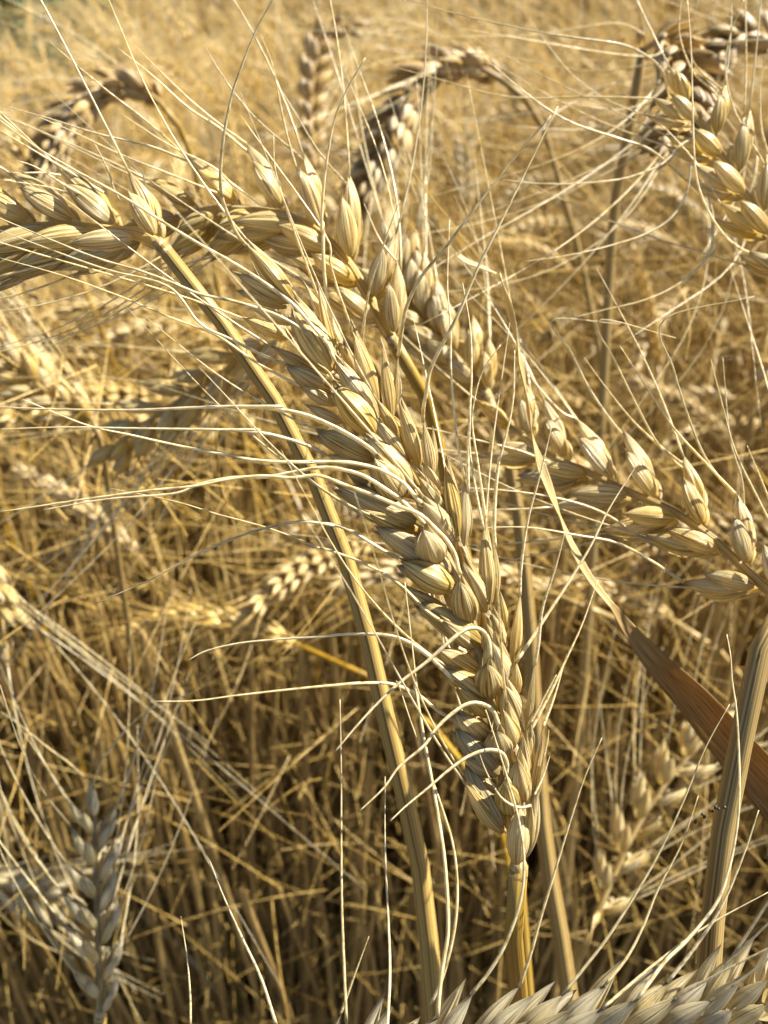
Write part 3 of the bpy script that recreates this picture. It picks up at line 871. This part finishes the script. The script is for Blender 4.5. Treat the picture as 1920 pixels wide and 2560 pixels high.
def ribbon(label, pts, widths, twist, mat, name='dry_leaf', nu=9, cup=0.25, parts=None):
    """grass blade: centre line, half widths, twist angles about the line, cupped cross-section; closed with thickness"""
    n = 70
    sp = spline(pts, n)
    V, UV = [], []
    up0 = TOCAM
    for i, p in enumerate(sp):
        t = (sp[min(i + 1, n - 1)] - sp[max(i - 1, 0)]).normalized()
        u = i / (n - 1)
        tw = np.interp(u, [a for a, b in twist], [b for a, b in twist])
        wd = float(np.interp(u, [a for a, b in widths], [b for a, b in widths]))
        s = t.cross(up0).normalized()
        f = s.cross(t).normalized()
        ca, sa = math.cos(R(tw)), math.sin(R(tw))
        s2 = s * ca + f * sa
        f2 = f * ca - s * sa
        for j in range(nu):
            k = -1 + 2 * j / (nu - 1)
            V.append(p + s2 * (wd * k) + f2 * (wd * (cup * k * k + 0.06 * (j % 2))))
            UV.append((j / (nu - 1), u))
    Fc = grid_faces(n, nu, False)
    root = sp[-1].copy()
    V = [v - root for v in V]
    return V, Fc, UV, root


def leaf(label, pts, widths, twist, mat, group=None):
    V, Fc, UV, root = ribbon(label, pts, widths, twist, mat)
    o = obj('dry_leaf', mesh('dry_leaf', V, Fc, mat, UV))
    o.location = root
    md = o.modifiers.new('thickness', 'SOLIDIFY')
    md.thickness = 0.00012
    o['label'] = label
    o['category'] = 'leaf'
    if group:
        o['group'] = group
    return o


def hero_leaf():
    t = thing('dry_leaf', 'long twisted dry leaf right of the central ear, narrow above, rusty brown below', 'leaf', P(1925, 2000, .17))
    up_ = path('1080 590 1095 650 1108 700 1122 770 1132 830 1142 900 1155 965 1180 1040 1205 1110 1235 1180 1275 1250 1322 1310', .15, .155)
    lo_ = path('1318 1304 1350 1350 1400 1410 1455 1465 1510 1520 1570 1590 1640 1670 1720 1760', .155, .17)
    for nm, pts, wd, tw, mt in (('upper_blade', up_, [(0, .0003), (.08, .0008), (.2, .0005), (.35, .0009), (.42, .0004), (.5, .0008), (.65, .0012), (.85, .0008), (1, .0007)], [(0, 60), (.12, 140), (.25, 40), (.4, 110), (.55, 20), (.7, 75), (.85, 25), (1, 40)], M_LEAF),
                                ('lower_blade', lo_, [(0, .0007), (.15, .0015), (.35, .0029), (.6, .0042), (1, .0052)], [(0, 40), (.15, 0), (.3, -30), (.6, -38), (1, -30)], M_BROWN)):
        V, Fc, UV, root = ribbon('', pts, wd, tw, mt)
        V = [v + root - t.location for v in V]
        o = obj(nm, mesh(nm, V, Fc, mt, UV), t)
        md = o.modifiers.new('thickness', 'SOLIDIFY')
        md.thickness = 0.00012
        if nm == 'lower_blade':
            o['label'] = 'wide rusty brown lower blade'
    V, Fc, UV, root = ribbon('', path('990 552 1010 566 1040 578 1072 592', .15, .15), [(0, .0005), (.5, .0007), (1, .0005)], [(0, 30), (1, 60)], M_LEAF)
    V = [v + root - t.location for v in V]
    o = obj('torn_tip', mesh('torn_tip', V, Fc, M_LEAF, UV), t)
    o.modifiers.new('thickness', 'SOLIDIFY').thickness = 0.0001


hero_leaf()


def speck():
    """tiny dark husk crumbs caught on a thin awn"""
    c = P(1776, 2030, .127)
    t = thing('dark_crumb', 'tiny cluster of dark crumbs caught on a thin awn before the thick right stem', 'debris', c)
    q = random.Random(4)
    for i in range(7):
        V, Fc, UV = [], [], []
        a = Vector(((i - 3) * .00055 + q.uniform(-.0002, .0002), 0, (i - 3) * .0004 + q.uniform(-.0005, .0005)))
        b = a + Vector((q.uniform(-.0006, .0006), q.uniform(-.0004, .0004), q.uniform(-.0008, .0008)))
        tube([a, a.lerp(b, .35), a.lerp(b, .7), b], lambda u: .00028 * math.sin(math.pi * min(.95, max(.08, u))), 7, V, Fc, UV)
        obj('crumb', mesh('crumb', V, Fc, M_DARK, UV), t)


speck()


# ------------------------------------------------------------------ the standing crop behind
def floret_np(nu, nv):
    prof_v = np.linspace(0, 1, nv)
    r = np.interp(prof_v, [0, .1, .4, .75, 1], [.3, .7, 1, .65, .06])
    pts = []
    for v, rr in zip(prof_v, r):
        for j in range(nu):
            a = 2 * math.pi * j / nu
            pts.append((0.5 * rr * math.sin(a), -0.5 * rr * math.cos(a), v))
    return np.array(pts), grid_faces(nv, nu, True)


def crop_variant(seed, nod, nspk, fl=(8, 6), awn_n=26, awn_seg=9, awn_sides=4, stem_sides=7, H=0.80, leaves=2):
    """one plant in local coordinates (grows from the origin, leans to +x); returns raw geometry for stem, ear, awns, leaves"""
    q = random.Random(seed)
    # stem centre line, then the ear continues the curve
    pts = []
    ang = q.uniform(2, 6)
    p = Vector((0, 0, 0))
    n1 = 22
    for i in range(n1):
        pts.append(p.copy())
        u = i / (n1 - 1)
        a = R(ang * u + nod * 0.55 * max(0, (u - .72) / .28) ** 1.8)
        p = p + Vector((math.sin(a), 0.02 * math.sin(3 * u + seed), math.cos(a))) * (H / n1)
    a0 = ang + nod * .55
    earp = [p.copy()]
    EL = 0.088 * q.uniform(.9, 1.1)
    n2 = 20
    for i in range(n2):
        a = R(a0 + nod * 0.45 * (i / n2))
        p = p + Vector((math.sin(a), 0, math.cos(a))) * (EL / n2)
        earp.append(p.copy())
    sV, sF, sU = [], [], []
    tube(pts + [earp[0]], lambda u: 0.0019 - 0.0006 * u, stem_sides, sV, sF, sU, 0.04)
    for nd in (0.3, 0.6):                               # nodes
        k = int(nd * n1)
        tube([pts[k] - Vector((0, 0, .003)), pts[k], pts[k] + Vector((0, 0, .003))], lambda u: .0017 + .0009 * math.sin(math.pi * u), stem_sides, sV, sF, sU)
    base, ff = floret_np(*fl)
    eV, eF, eU = [], [], []
    tube(earp, lambda u: .0009, 4, eV, eF, eU)
    tips = []
    roll = q.uniform(0, math.pi)
    for i in range(nspk):
        k = int((i + .2) / nspk * n2)
        b = earp[k]
        A = (earp[min(n2, k + 1)] - earp[max(0, k - 1)]).normalized()
        S = Vector((0, math.cos(roll), 0)) + A.cross(Vector((0, 1, 0))) * math.sin(roll)
        S = (S - A * S.dot(A)).normalized()
        Nn = A.cross(S)
        sg = 1 if i % 2 else -1
        tap = .75 + .35 * math.sin(math.pi * min(1, i / nspk * 1.1))
        D = (A * math.cos(R(27)) + S * sg * math.sin(R(27))).normalized()
        for s2 in ((1, -1, 0) if fl[0] >= 6 else (1, -1)):
            d = (D + Nn * s2 * .35 + S * sg * (0.15 if s2 == 0 else 0) + Vector((q.uniform(-.06, .06), q.uniform(-.06, .06), 0))).normalized()
            bb = b + Nn * s2 * .0012 + D * (.002 if s2 == 0 else 0)
            fc = (Nn * s2 + S * sg).normalized() if s2 else S * sg
            M = orient(bb, bb + d * .0118 * tap, fc, .0044 * tap, .0036 * tap)
            off = len(eV)
            for j, v in enumerate(base):
                eV.append(M @ Vector(v))
                eU.append(((j % fl[0]) / fl[0], v[2]))
            eF += [tuple(off + a for a in f) for f in ff]
            tips.append((bb + d * .0115 * tap, d))
    aV, aF, aU = [], [], []
    q.shuffle(tips)
    for tp, d in tips[:awn_n]:
        dd = (d + Vector((q.uniform(-.5, .5), q.uniform(-.5, .5), q.uniform(-.3, .4)))).normalized()
        al = curve_awn(tp, d, dd, .075 * q.uniform(.5, 1.15), awn_seg, 0.15, q)
        tube(al, lambda u: .00022 * (1.15 - .85 * u), awn_sides, aV, aF, aU)
    lvs = []
    for li in range(leaves):
        k = q.randint(5, 15)
        b = pts[k]
        az = q.uniform(0, 6.28)
        hd = Vector((math.cos(az), math.sin(az), 0))
        c = [b]
        el = q.uniform(30, 75)
        droop = q.uniform(80, 190)
        L_ = q.uniform(.10, .20)
        pp = b.copy()
        for i in range(9):
            e = R(el - droop * (i / 9) ** 1.2)
            pp = pp + (hd * math.cos(e) + Vector((0, 0, math.sin(e)))) * (L_ / 9)
            c.append(pp.copy())
        V, UV = [], []
        for i, cc in enumerate(c):
            u = i / 9
            wd = .0042 * (min(1, .5 + 3 * u)) * (1 - u ** 3) + .0003
            tw = R(q.uniform(-10, 10) + 160 * u * (1 if li % 2 else -1))
            s = Vector((-math.sin(az), math.cos(az), 0)) * math.cos(tw) + Vector((0, 0, 1)) * math.sin(tw)
            for kx in (-1, 0, 1):
                V.append(cc + s * (wd * kx) + Vector((0, 0, -.25 * wd * (kx == 0))))
                UV.append(((kx + 1) / 2, u))
        lvs.append((V, grid_faces(10, 3, False), UV))
    return (sV, sF, sU), (eV, eF, eU), (aV, aF, aU), lvs


NODS = [20, 55, 90, 120, 145, 165, 75, 35, 130, 105]
VARS = []
for k, nod in enumerate(NODS):
    s_, e_, a_, l_ = crop_variant(300 + k, nod, 19, H=0.78)
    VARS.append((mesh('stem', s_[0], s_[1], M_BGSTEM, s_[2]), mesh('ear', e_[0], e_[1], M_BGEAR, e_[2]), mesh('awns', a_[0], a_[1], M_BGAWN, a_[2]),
                 [mesh('leaf', V, Fc, M_LEAF, UV) for V, Fc, UV in l_], e_[0]))

HOW = ['nearly upright', 'slightly nodding', 'nodding', 'hooked over', 'strongly hooked', 'hanging', 'nodding', 'nearly upright', 'hooked over', 'nodding']
LAND = [('the hooked ear', 1000, 260), ('the top left hooked ear', 270, 270), ('the far right stem', 1850, 1900), ('the brown leaf', 1680, 1640), ('the left ear', 180, 540),
        ('the curved ear', 700, 520), ('the top right ear', 1800, 420), ('the lower left ear', 240, 2250), ('the sideways left ear', 60, 2210), ('the bright left ear', 110, 960),
        ('the grey left ear', 500, 980), ('the diagonal stem', 940, 1700), ('the central ear', 1150, 1500), ('the bottom ear', 1500, 2500), ('the low right ear', 1620, 2100),
        ('the right-hand ear', 1650, 1260), ('the brown upright ear', 785, 250), ('the dark end-on ear', 1650, 170), ('the central ear base', 1300, 2150)]
crowd = []
rng = random.Random(99)
placed = 0
tries = 0
spots = []
while placed < 275 and tries < 40000:
    tries += 1
    y = 0.24 + 1.35 * rng.random() ** 1.1
    x = rng.uniform(-1, 1) * (0.20 + .47 * y)
    if any((x - a) ** 2 + (y - b) ** 2 < (0.022 if y < .7 else .03) ** 2 for a, b in spots):
        continue
    k = rng.randrange(len(VARS))
    # most lean the way the wind has laid them, to the left
    rz = rng.gauss(math.pi, 0.9)
    sc = rng.uniform(.86, 1.02)
    cs, sn = math.cos(rz) * sc, math.sin(rz) * sc
    ok = True
    for v in VARS[k][4][::40]:
        wx, wy, wz = x + v.x * cs - v.y * sn, y + v.x * sn + v.y * cs, v.z * sc
        px_, py_, dp = pix(Vector((wx, wy, wz)))
        if dp < 0.37:
            ok = False
            break
    if not ok:
        continue
    spots.append((x, y))
    ek = VARS[k][4]
    vm = ek[len(ek) // 2]
    ex, ey, ed = pix(Vector((x + vm.x * cs - vm.y * sn, y + vm.x * sn + vm.y * cs, vm.z * sc)))
    near = 'nearby' if y < .5 else ('mid-distance' if y < .95 else 'distant')
    if -60 < ex < 1980 and -60 < ey < 2620:
        lm_ = min(LAND, key=lambda a: (a[1] - ex) ** 2 + (a[2] - ey) ** 2)
        dx, dy = ex - lm_[1], ey - lm_[2]
        if math.hypot(dx, dy) < 70:
            rel = 'right behind'
        else:
            an = math.degrees(math.atan2(-dy, dx)) % 360
            rel = ['right of', 'up right of', 'above', 'up left of', 'left of', 'down left of', 'below', 'down right of'][int((an + 22.5) // 45) % 8]
        lab = 'blurred %s %s wheat plant %s %s' % (near, HOW[k], rel, lm_[0])
    else:
        lab = 'blurred %s wheat plant whose ear is out of the frame' % near
    t = thing('wheat_plant', lab, 'wheat plant', (x, y, 0), 'wheat plants of the standing crop')
    t.rotation_euler = (rng.uniform(-.04, .04), rng.uniform(-.04, .04), rz)
    t.scale = (sc, sc, sc)
    sm, em, am, lm, _ = VARS[k]
    obj('stem', sm, t)
    obj('ear', em, t)
    ao = obj('awns', am, t)
    ao['kind'] = 'stuff'
    for m_ in lm[:2]:
        if rng.random() < .6:
            obj('leaf', m_, t)
    crowd.append((t, lab, ed))
    placed += 1
byl = {}
for t_, lab, ed in crowd:
    byl.setdefault(lab, []).append((ed, t_))
for lab, lst in byl.items():
    if len(lst) > 1 and 'out of the frame' not in lab:
        lst.sort(key=lambda a: a[0])
        for i_, (ed, t_) in enumerate(lst):
            w_ = 'nearer' if len(lst) == 2 and i_ == 0 else 'farther' if len(lst) == 2 else 'nearest' if i_ == 0 else 'farthest' if i_ == len(lst) - 1 else ['', 'second nearest', 'third nearest', 'fourth nearest', 'fifth nearest', 'sixth nearest', 'seventh nearest'][min(i_, 6)]
            t_['label'] = w_ + ' ' + lab
print('placed', placed)


# ------------------------------------------------------------------ low straw, tillers and dead blades between the stems
def merged(name, parts_list, mat, label, cat, smooth=True):
    """parts_list: list of (V (n,3) array, faces list, UV)"""
    Vs, Fl, Us = [], [], []
    off = 0
    nv = sum(len(p[0]) for p in parts_list)
    V = np.concatenate([p[0] for p in parts_list])
    loops = []
    sizes = []
    uvs = []
    for v, f, u in parts_list:
        loops.append((f + off).ravel())
        uvs.append(u[f.ravel()])
        off += len(v)
    loops = np.concatenate(loops)
    uvs = np.concatenate(uvs)
    me = bpy.data.meshes.new(name)
    me.vertices.add(len(V)); me.vertices.foreach_set('co', V.astype(np.float32).ravel())
    nf = len(loops) // 4
    me.loops.add(len(loops)); me.loops.foreach_set('vertex_index', loops.astype(np.int32))
    me.polygons.add(nf)
    me.polygons.foreach_set('loop_start', np.arange(0, nf * 4, 4, dtype=np.int32))
    me.polygons.foreach_set('loop_total', np.full(nf, 4, dtype=np.int32))
    ul = me.uv_layers.new(name='UVMap'); ul.data.foreach_set('uv', uvs.astype(np.float32).ravel())
    me.materials.append(mat)
    me.update(calc_edges=True)
    me.polygons.foreach_set('use_smooth', [True] * nf)
    o = obj(name, me)
    o['kind'] = 'stuff'
    o['label'] = label
    o['category'] = cat
    return o


def np_tube(P0, D, L, bend, r0, r1, seg, sides):
    """many curved tubes at once: P0 (n,3) starts, D (n,3) directions, bend (n,3) curvature vectors"""
    n = len(P0)
    t = np.linspace(0, 1, seg)[None, :, None]
    C = P0[:, None, :] + D[:, None, :] * (L[:, None, None] * t) + bend[:, None, :] * (t ** 2) * L[:, None, None]
    T = D[:, None, :] + 2 * bend[:, None, :] * t
    T /= np.linalg.norm(T, axis=2, keepdims=True)
    ref = np.array([0.31, 0.87, 0.38])
    U = np.cross(T, ref); U /= np.linalg.norm(U, axis=2, keepdims=True)
    W_ = np.cross(T, U)
    r = (r0[:, None] * (1 - t[0, :, 0][None]) + r1[:, None] * t[0, :, 0][None])
    a = np.arange(sides) * 2 * np.pi / sides
    V = C[:, :, None, :] + r[:, :, None, None] * (np.cos(a)[None, None, :, None] * U[:, :, None, :] + np.sin(a)[None, None, :, None] * W_[:, :, None, :])
    V = V.reshape(-1, 3)
    i = np.arange(seg - 1)[:, None]; j = np.arange(sides)[None, :]
    f = np.stack([i * sides + j, i * sides + (j + 1) % sides, (i + 1) * sides + (j + 1) % sides, (i + 1) * sides + j], -1).reshape(-1, 4)
    Fq = (f[None] + (np.arange(n) * seg * sides)[:, None, None]).reshape(-1, 4)
    off = npr.rand(n) * 20
    u = np.broadcast_to(np.abs(a / (2 * np.pi) - .5)[None, None, :] * 2, (n, seg, sides)) + off[:, None, None]
    v = np.broadcast_to(t[:, :, 0][:, :, None], (n, seg, sides)) + off[:, None, None] * .37
    return V, Fq, np.stack([u.ravel(), v.ravel()], 1)


def wedge(n, y0, y1, pw=1.0, w0=.25, w1=.47):
    y = y0 + (y1 - y0) * npr.rand(n) ** pw
    x = (npr.rand(n) * 2 - 1) * (w0 + w1 * y)
    return x, y


def rand_dirs(n, zmin, zmax):
    z = zmin + (zmax - zmin) * npr.rand(n)
    a = npr.rand(n) * 2 * np.pi
    s = np.sqrt(np.maximum(0, 1 - z * z))
    return np.stack([s * np.cos(a), s * np.sin(a), z], 1)


def low_straw():
    parts = []
    # short bare tillers and broken stems
    n = 7200
    x, y = wedge(n, .3, 2.0, 1.3)
    D = rand_dirs(n, .993, 1.0)
    L = npr.uniform(.40, .74, n)
    B = npr.normal(0, .035, (n, 3)); B[:, 2] = 0
    parts.append(np_tube(np.stack([x, y, np.zeros(n)], 1), D, L, B, npr.uniform(.0014, .0026, n), npr.uniform(.0010, .0018, n), 7, 6))
    # fallen straws lying criss-cross
    n = 130
    x, y = wedge(n, .3, 2.0, 1.2)
    D = rand_dirs(n, -.45, .55)
    L = npr.uniform(.08, .35, n)
    z = npr.uniform(.02, .50, n)
    parts.append(np_tube(np.stack([x, y, z], 1), D, L, npr.normal(0, .1, (n, 3)), npr.uniform(.0008, .0015, n), npr.uniform(.0005, .0012, n), 5, 4))
    merged('straw_tangle', parts, M_BGSTEM, 'tangle of broken straws and short tillers between the standing stems', 'straw')
    # loose awns
    n = 19000
    x, y = wedge(n, .22, 1.7, 1.2)
    z = npr.uniform(.25, .86, n)
    # keep the space just behind the sharp ears free
    dep = y * CP + (CAM_Z - z) * SP
    keep = dep > .25
    x, y, z = x[keep], y[keep], z[keep]
    n = len(x)
    D = rand_dirs(n, -.3, .97)
    L = npr.uniform(.04, .11, n)
    parts = [np_tube(np.stack([x, y, z], 1), D, L, npr.normal(0, .09, (n, 3)), np.full(n, .00025), np.full(n, .00009), 6, 3)]
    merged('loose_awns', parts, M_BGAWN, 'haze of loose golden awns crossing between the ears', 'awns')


low_straw()


def dead_blades():
    n = 260
    x, y = wedge(n, .32, 2.0, 1.2)
    z = npr.uniform(.05, .6, n)
    D = rand_dirs(n, -.5, .8)
    L = npr.uniform(.05, .18, n)
    V, Fq, UV = np_tube(np.stack([x, y, z], 1), D, L, npr.normal(0, .25, (n, 3)), np.full(n, .0030), np.full(n, .0006), 8, 4)
    # flatten the tubes into thin blades
    Vr = V.reshape(n, 8, 4, 3)
    c = Vr.mean(2, keepdims=True)
    off = Vr - c
    off[:, :, 1::2, :] *= .12
    V = (c + off).reshape(-1, 3)
    merged('dead_leaf_litter', [(V, Fq, UV)], M_LEAF, 'curled dead leaf blades low among the stems', 'leaf litter')


dead_blades()


# ------------------------------------------------------------------ far crop as one mass
def far_crop():
    lows = []
    for k in range(8):
        s_, e_, a_, l_ = crop_variant(500 + k, [25, 60, 95, 120, 150, 40, 80, 110][k], 14, fl=(4, 4), awn_n=16, awn_seg=4, awn_sides=3, stem_sides=3, H=.78, leaves=1)
        def quads(g):
            f = [q_ for q_ in g[1] if len(q_) == 4]
            return np.array([tuple(v) for v in g[0]]), np.array(f), np.array(g[2])
        lows.append((quads(s_), quads(e_), quads(a_), quads(l_[0])))
    S, E, A, Lf = [], [], [], []
    q = random.Random(55)
    for i in range(2300):
        y = 1.35 + 7.0 * q.random() ** 1.5
        x = q.uniform(-1, 1) * (.15 + .47 * y)
        if y > 2.0 and pix(Vector((x, y, .75)))[0] < 190:
            continue
        s_, e_, a_, l_ = lows[q.randrange(8)]
        rz = q.gauss(math.pi, 1.1)
        sc = q.uniform(.86, 1.04) * (1 if y < 4 else 1.05)
        c, s = math.cos(rz) * sc, math.sin(rz) * sc
        M = np.array([[c, s, 0], [-s, c, 0], [0, 0, sc]])
        T = np.array([x, y, 0])
        uo = q.random() * 30
        for src, dst in ((s_, S), (e_, E), (a_, A), (l_, Lf)):
            if y > 3.5 and dst is A and i % 2:
                continue
            dst.append((src[0] @ M + T, src[1], src[2] + uo))
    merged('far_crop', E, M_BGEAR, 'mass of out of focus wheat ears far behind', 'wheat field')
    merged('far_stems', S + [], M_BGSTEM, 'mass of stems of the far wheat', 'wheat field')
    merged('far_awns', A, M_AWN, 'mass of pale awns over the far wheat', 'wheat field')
    merged('far_leaves', Lf, M_LEAF, 'dry leaves among the far wheat', 'wheat field')


far_crop()


def far_field():
    """the crop's top surface beyond the plants, rough and gently rising"""
    xs = np.linspace(-30, 30, 150)
    ys = 8.0 + 90 * np.linspace(0, 1, 110) ** 2
    V = []
    for y in ys:
        for x in xs:
            V.append((x * (y / 25 + .3), y, .66 + (y - 8) * .028 + npr.uniform(-.06, .06)))
    Fc = grid_faces(len(ys), len(xs), False)
    UV = [(v[0] * 3, v[1] * 3) for v in V]
    m = plain_mat('far_field', (0.30, 0.20, 0.09), (0.62, 0.48, 0.26), 14, 0.9)
    o = obj('field', mesh('field', V, Fc, m, UV))
    o['kind'] = 'structure'


far_field()


def hedge():
    """green shrub at the field edge, upper left"""
    t = thing('green_shrub', 'dark green shrub at the field edge in the top left corner', 'shrub', (-1.68, 4.3, 0))
    V, Fc, UV = [], [], []
    tube([Vector((0, 0, 0)), Vector((.03, 0, .4)), Vector((.0, .02, .9))], lambda u: .04 - .02 * u, 8, V, Fc, UV)
    for k in range(6):
        a = k * 1.05
        tube([Vector((0, 0, .3 + .06 * k)), Vector((.2 * math.cos(a), .2 * math.sin(a), .6 + .05 * k)), Vector((.36 * math.cos(a), .3 * math.sin(a), .85))], lambda u: .015 - .01 * u, 5, V, Fc, UV)
    obj('branches', mesh('branches', V, Fc, M_BARK, UV), t)
    n = 5000
    q = npr
    c = q.normal(0, 1, (n, 3)); c /= np.linalg.norm(c, axis=1, keepdims=True)
    rr = (q.rand(n) ** .4)[:, None]
    ctr = c * rr * np.array([.50, .36, .40]) + np.array([0, 0, .70])
    ctr += .06 * np.sin(ctr * 19)
    a = q.normal(0, 1, (n, 3)); a /= np.linalg.norm(a, axis=1, keepdims=True)
    b = np.cross(a, q.normal(0, 1, (n, 3))); b /= np.linalg.norm(b, axis=1, keepdims=True)
    s = .028
    V = np.stack([ctr - a * s, ctr + b * s * .4, ctr + a * s, ctr - b * s * .4], 1).reshape(-1, 3)
    Fq = np.arange(n * 4).reshape(-1, 4)
    UVs = np.tile(np.array([[0, 0], [1, 0], [1, 1], [0, 1]]), (n, 1))
    o = merged('foliage', [(V, Fq, UVs)], M_GREEN, '', '')
    o.parent = t
    del o['label'], o['category']


hedge()


def green_weed():
    t = thing('green_weed', 'dark green weed low in the shaded gap at the left edge', 'weed', Vector((P(30, 1900, .80).x, P(30, 1900, .80).y, 0)))
    q = random.Random(8)
    for i in range(26):
        a = q.uniform(0, 6.28)
        h = q.uniform(.2, .48)
        c = [Vector((0, 0, 0)), Vector((.03 * math.cos(a), .03 * math.sin(a), h * .6)), Vector((.09 * math.cos(a), .09 * math.sin(a), h)), Vector((.15 * math.cos(a), .15 * math.sin(a), h * .93))]
        sp = spline(c, 12)
        V, UV = [], []
        sdv = Vector((-math.sin(a), math.cos(a), 0))
        for k, p in enumerate(sp):
            u = k / 11
            w_ = .007 * math.sin(math.pi * (.1 + .88 * u))
            for kk in (-1, 0, 1):
                V.append(p + sdv * w_ * kk - Vector((0, 0, .3 * w_ * (kk == 0))))
                UV.append(((kk + 1) / 2, u))
        o = obj('leaf', mesh('leaf', V, grid_faces(12, 3, False), M_GREEN, UV), t)
        o.modifiers.new('thickness', 'SOLIDIFY').thickness = .0003


green_weed()
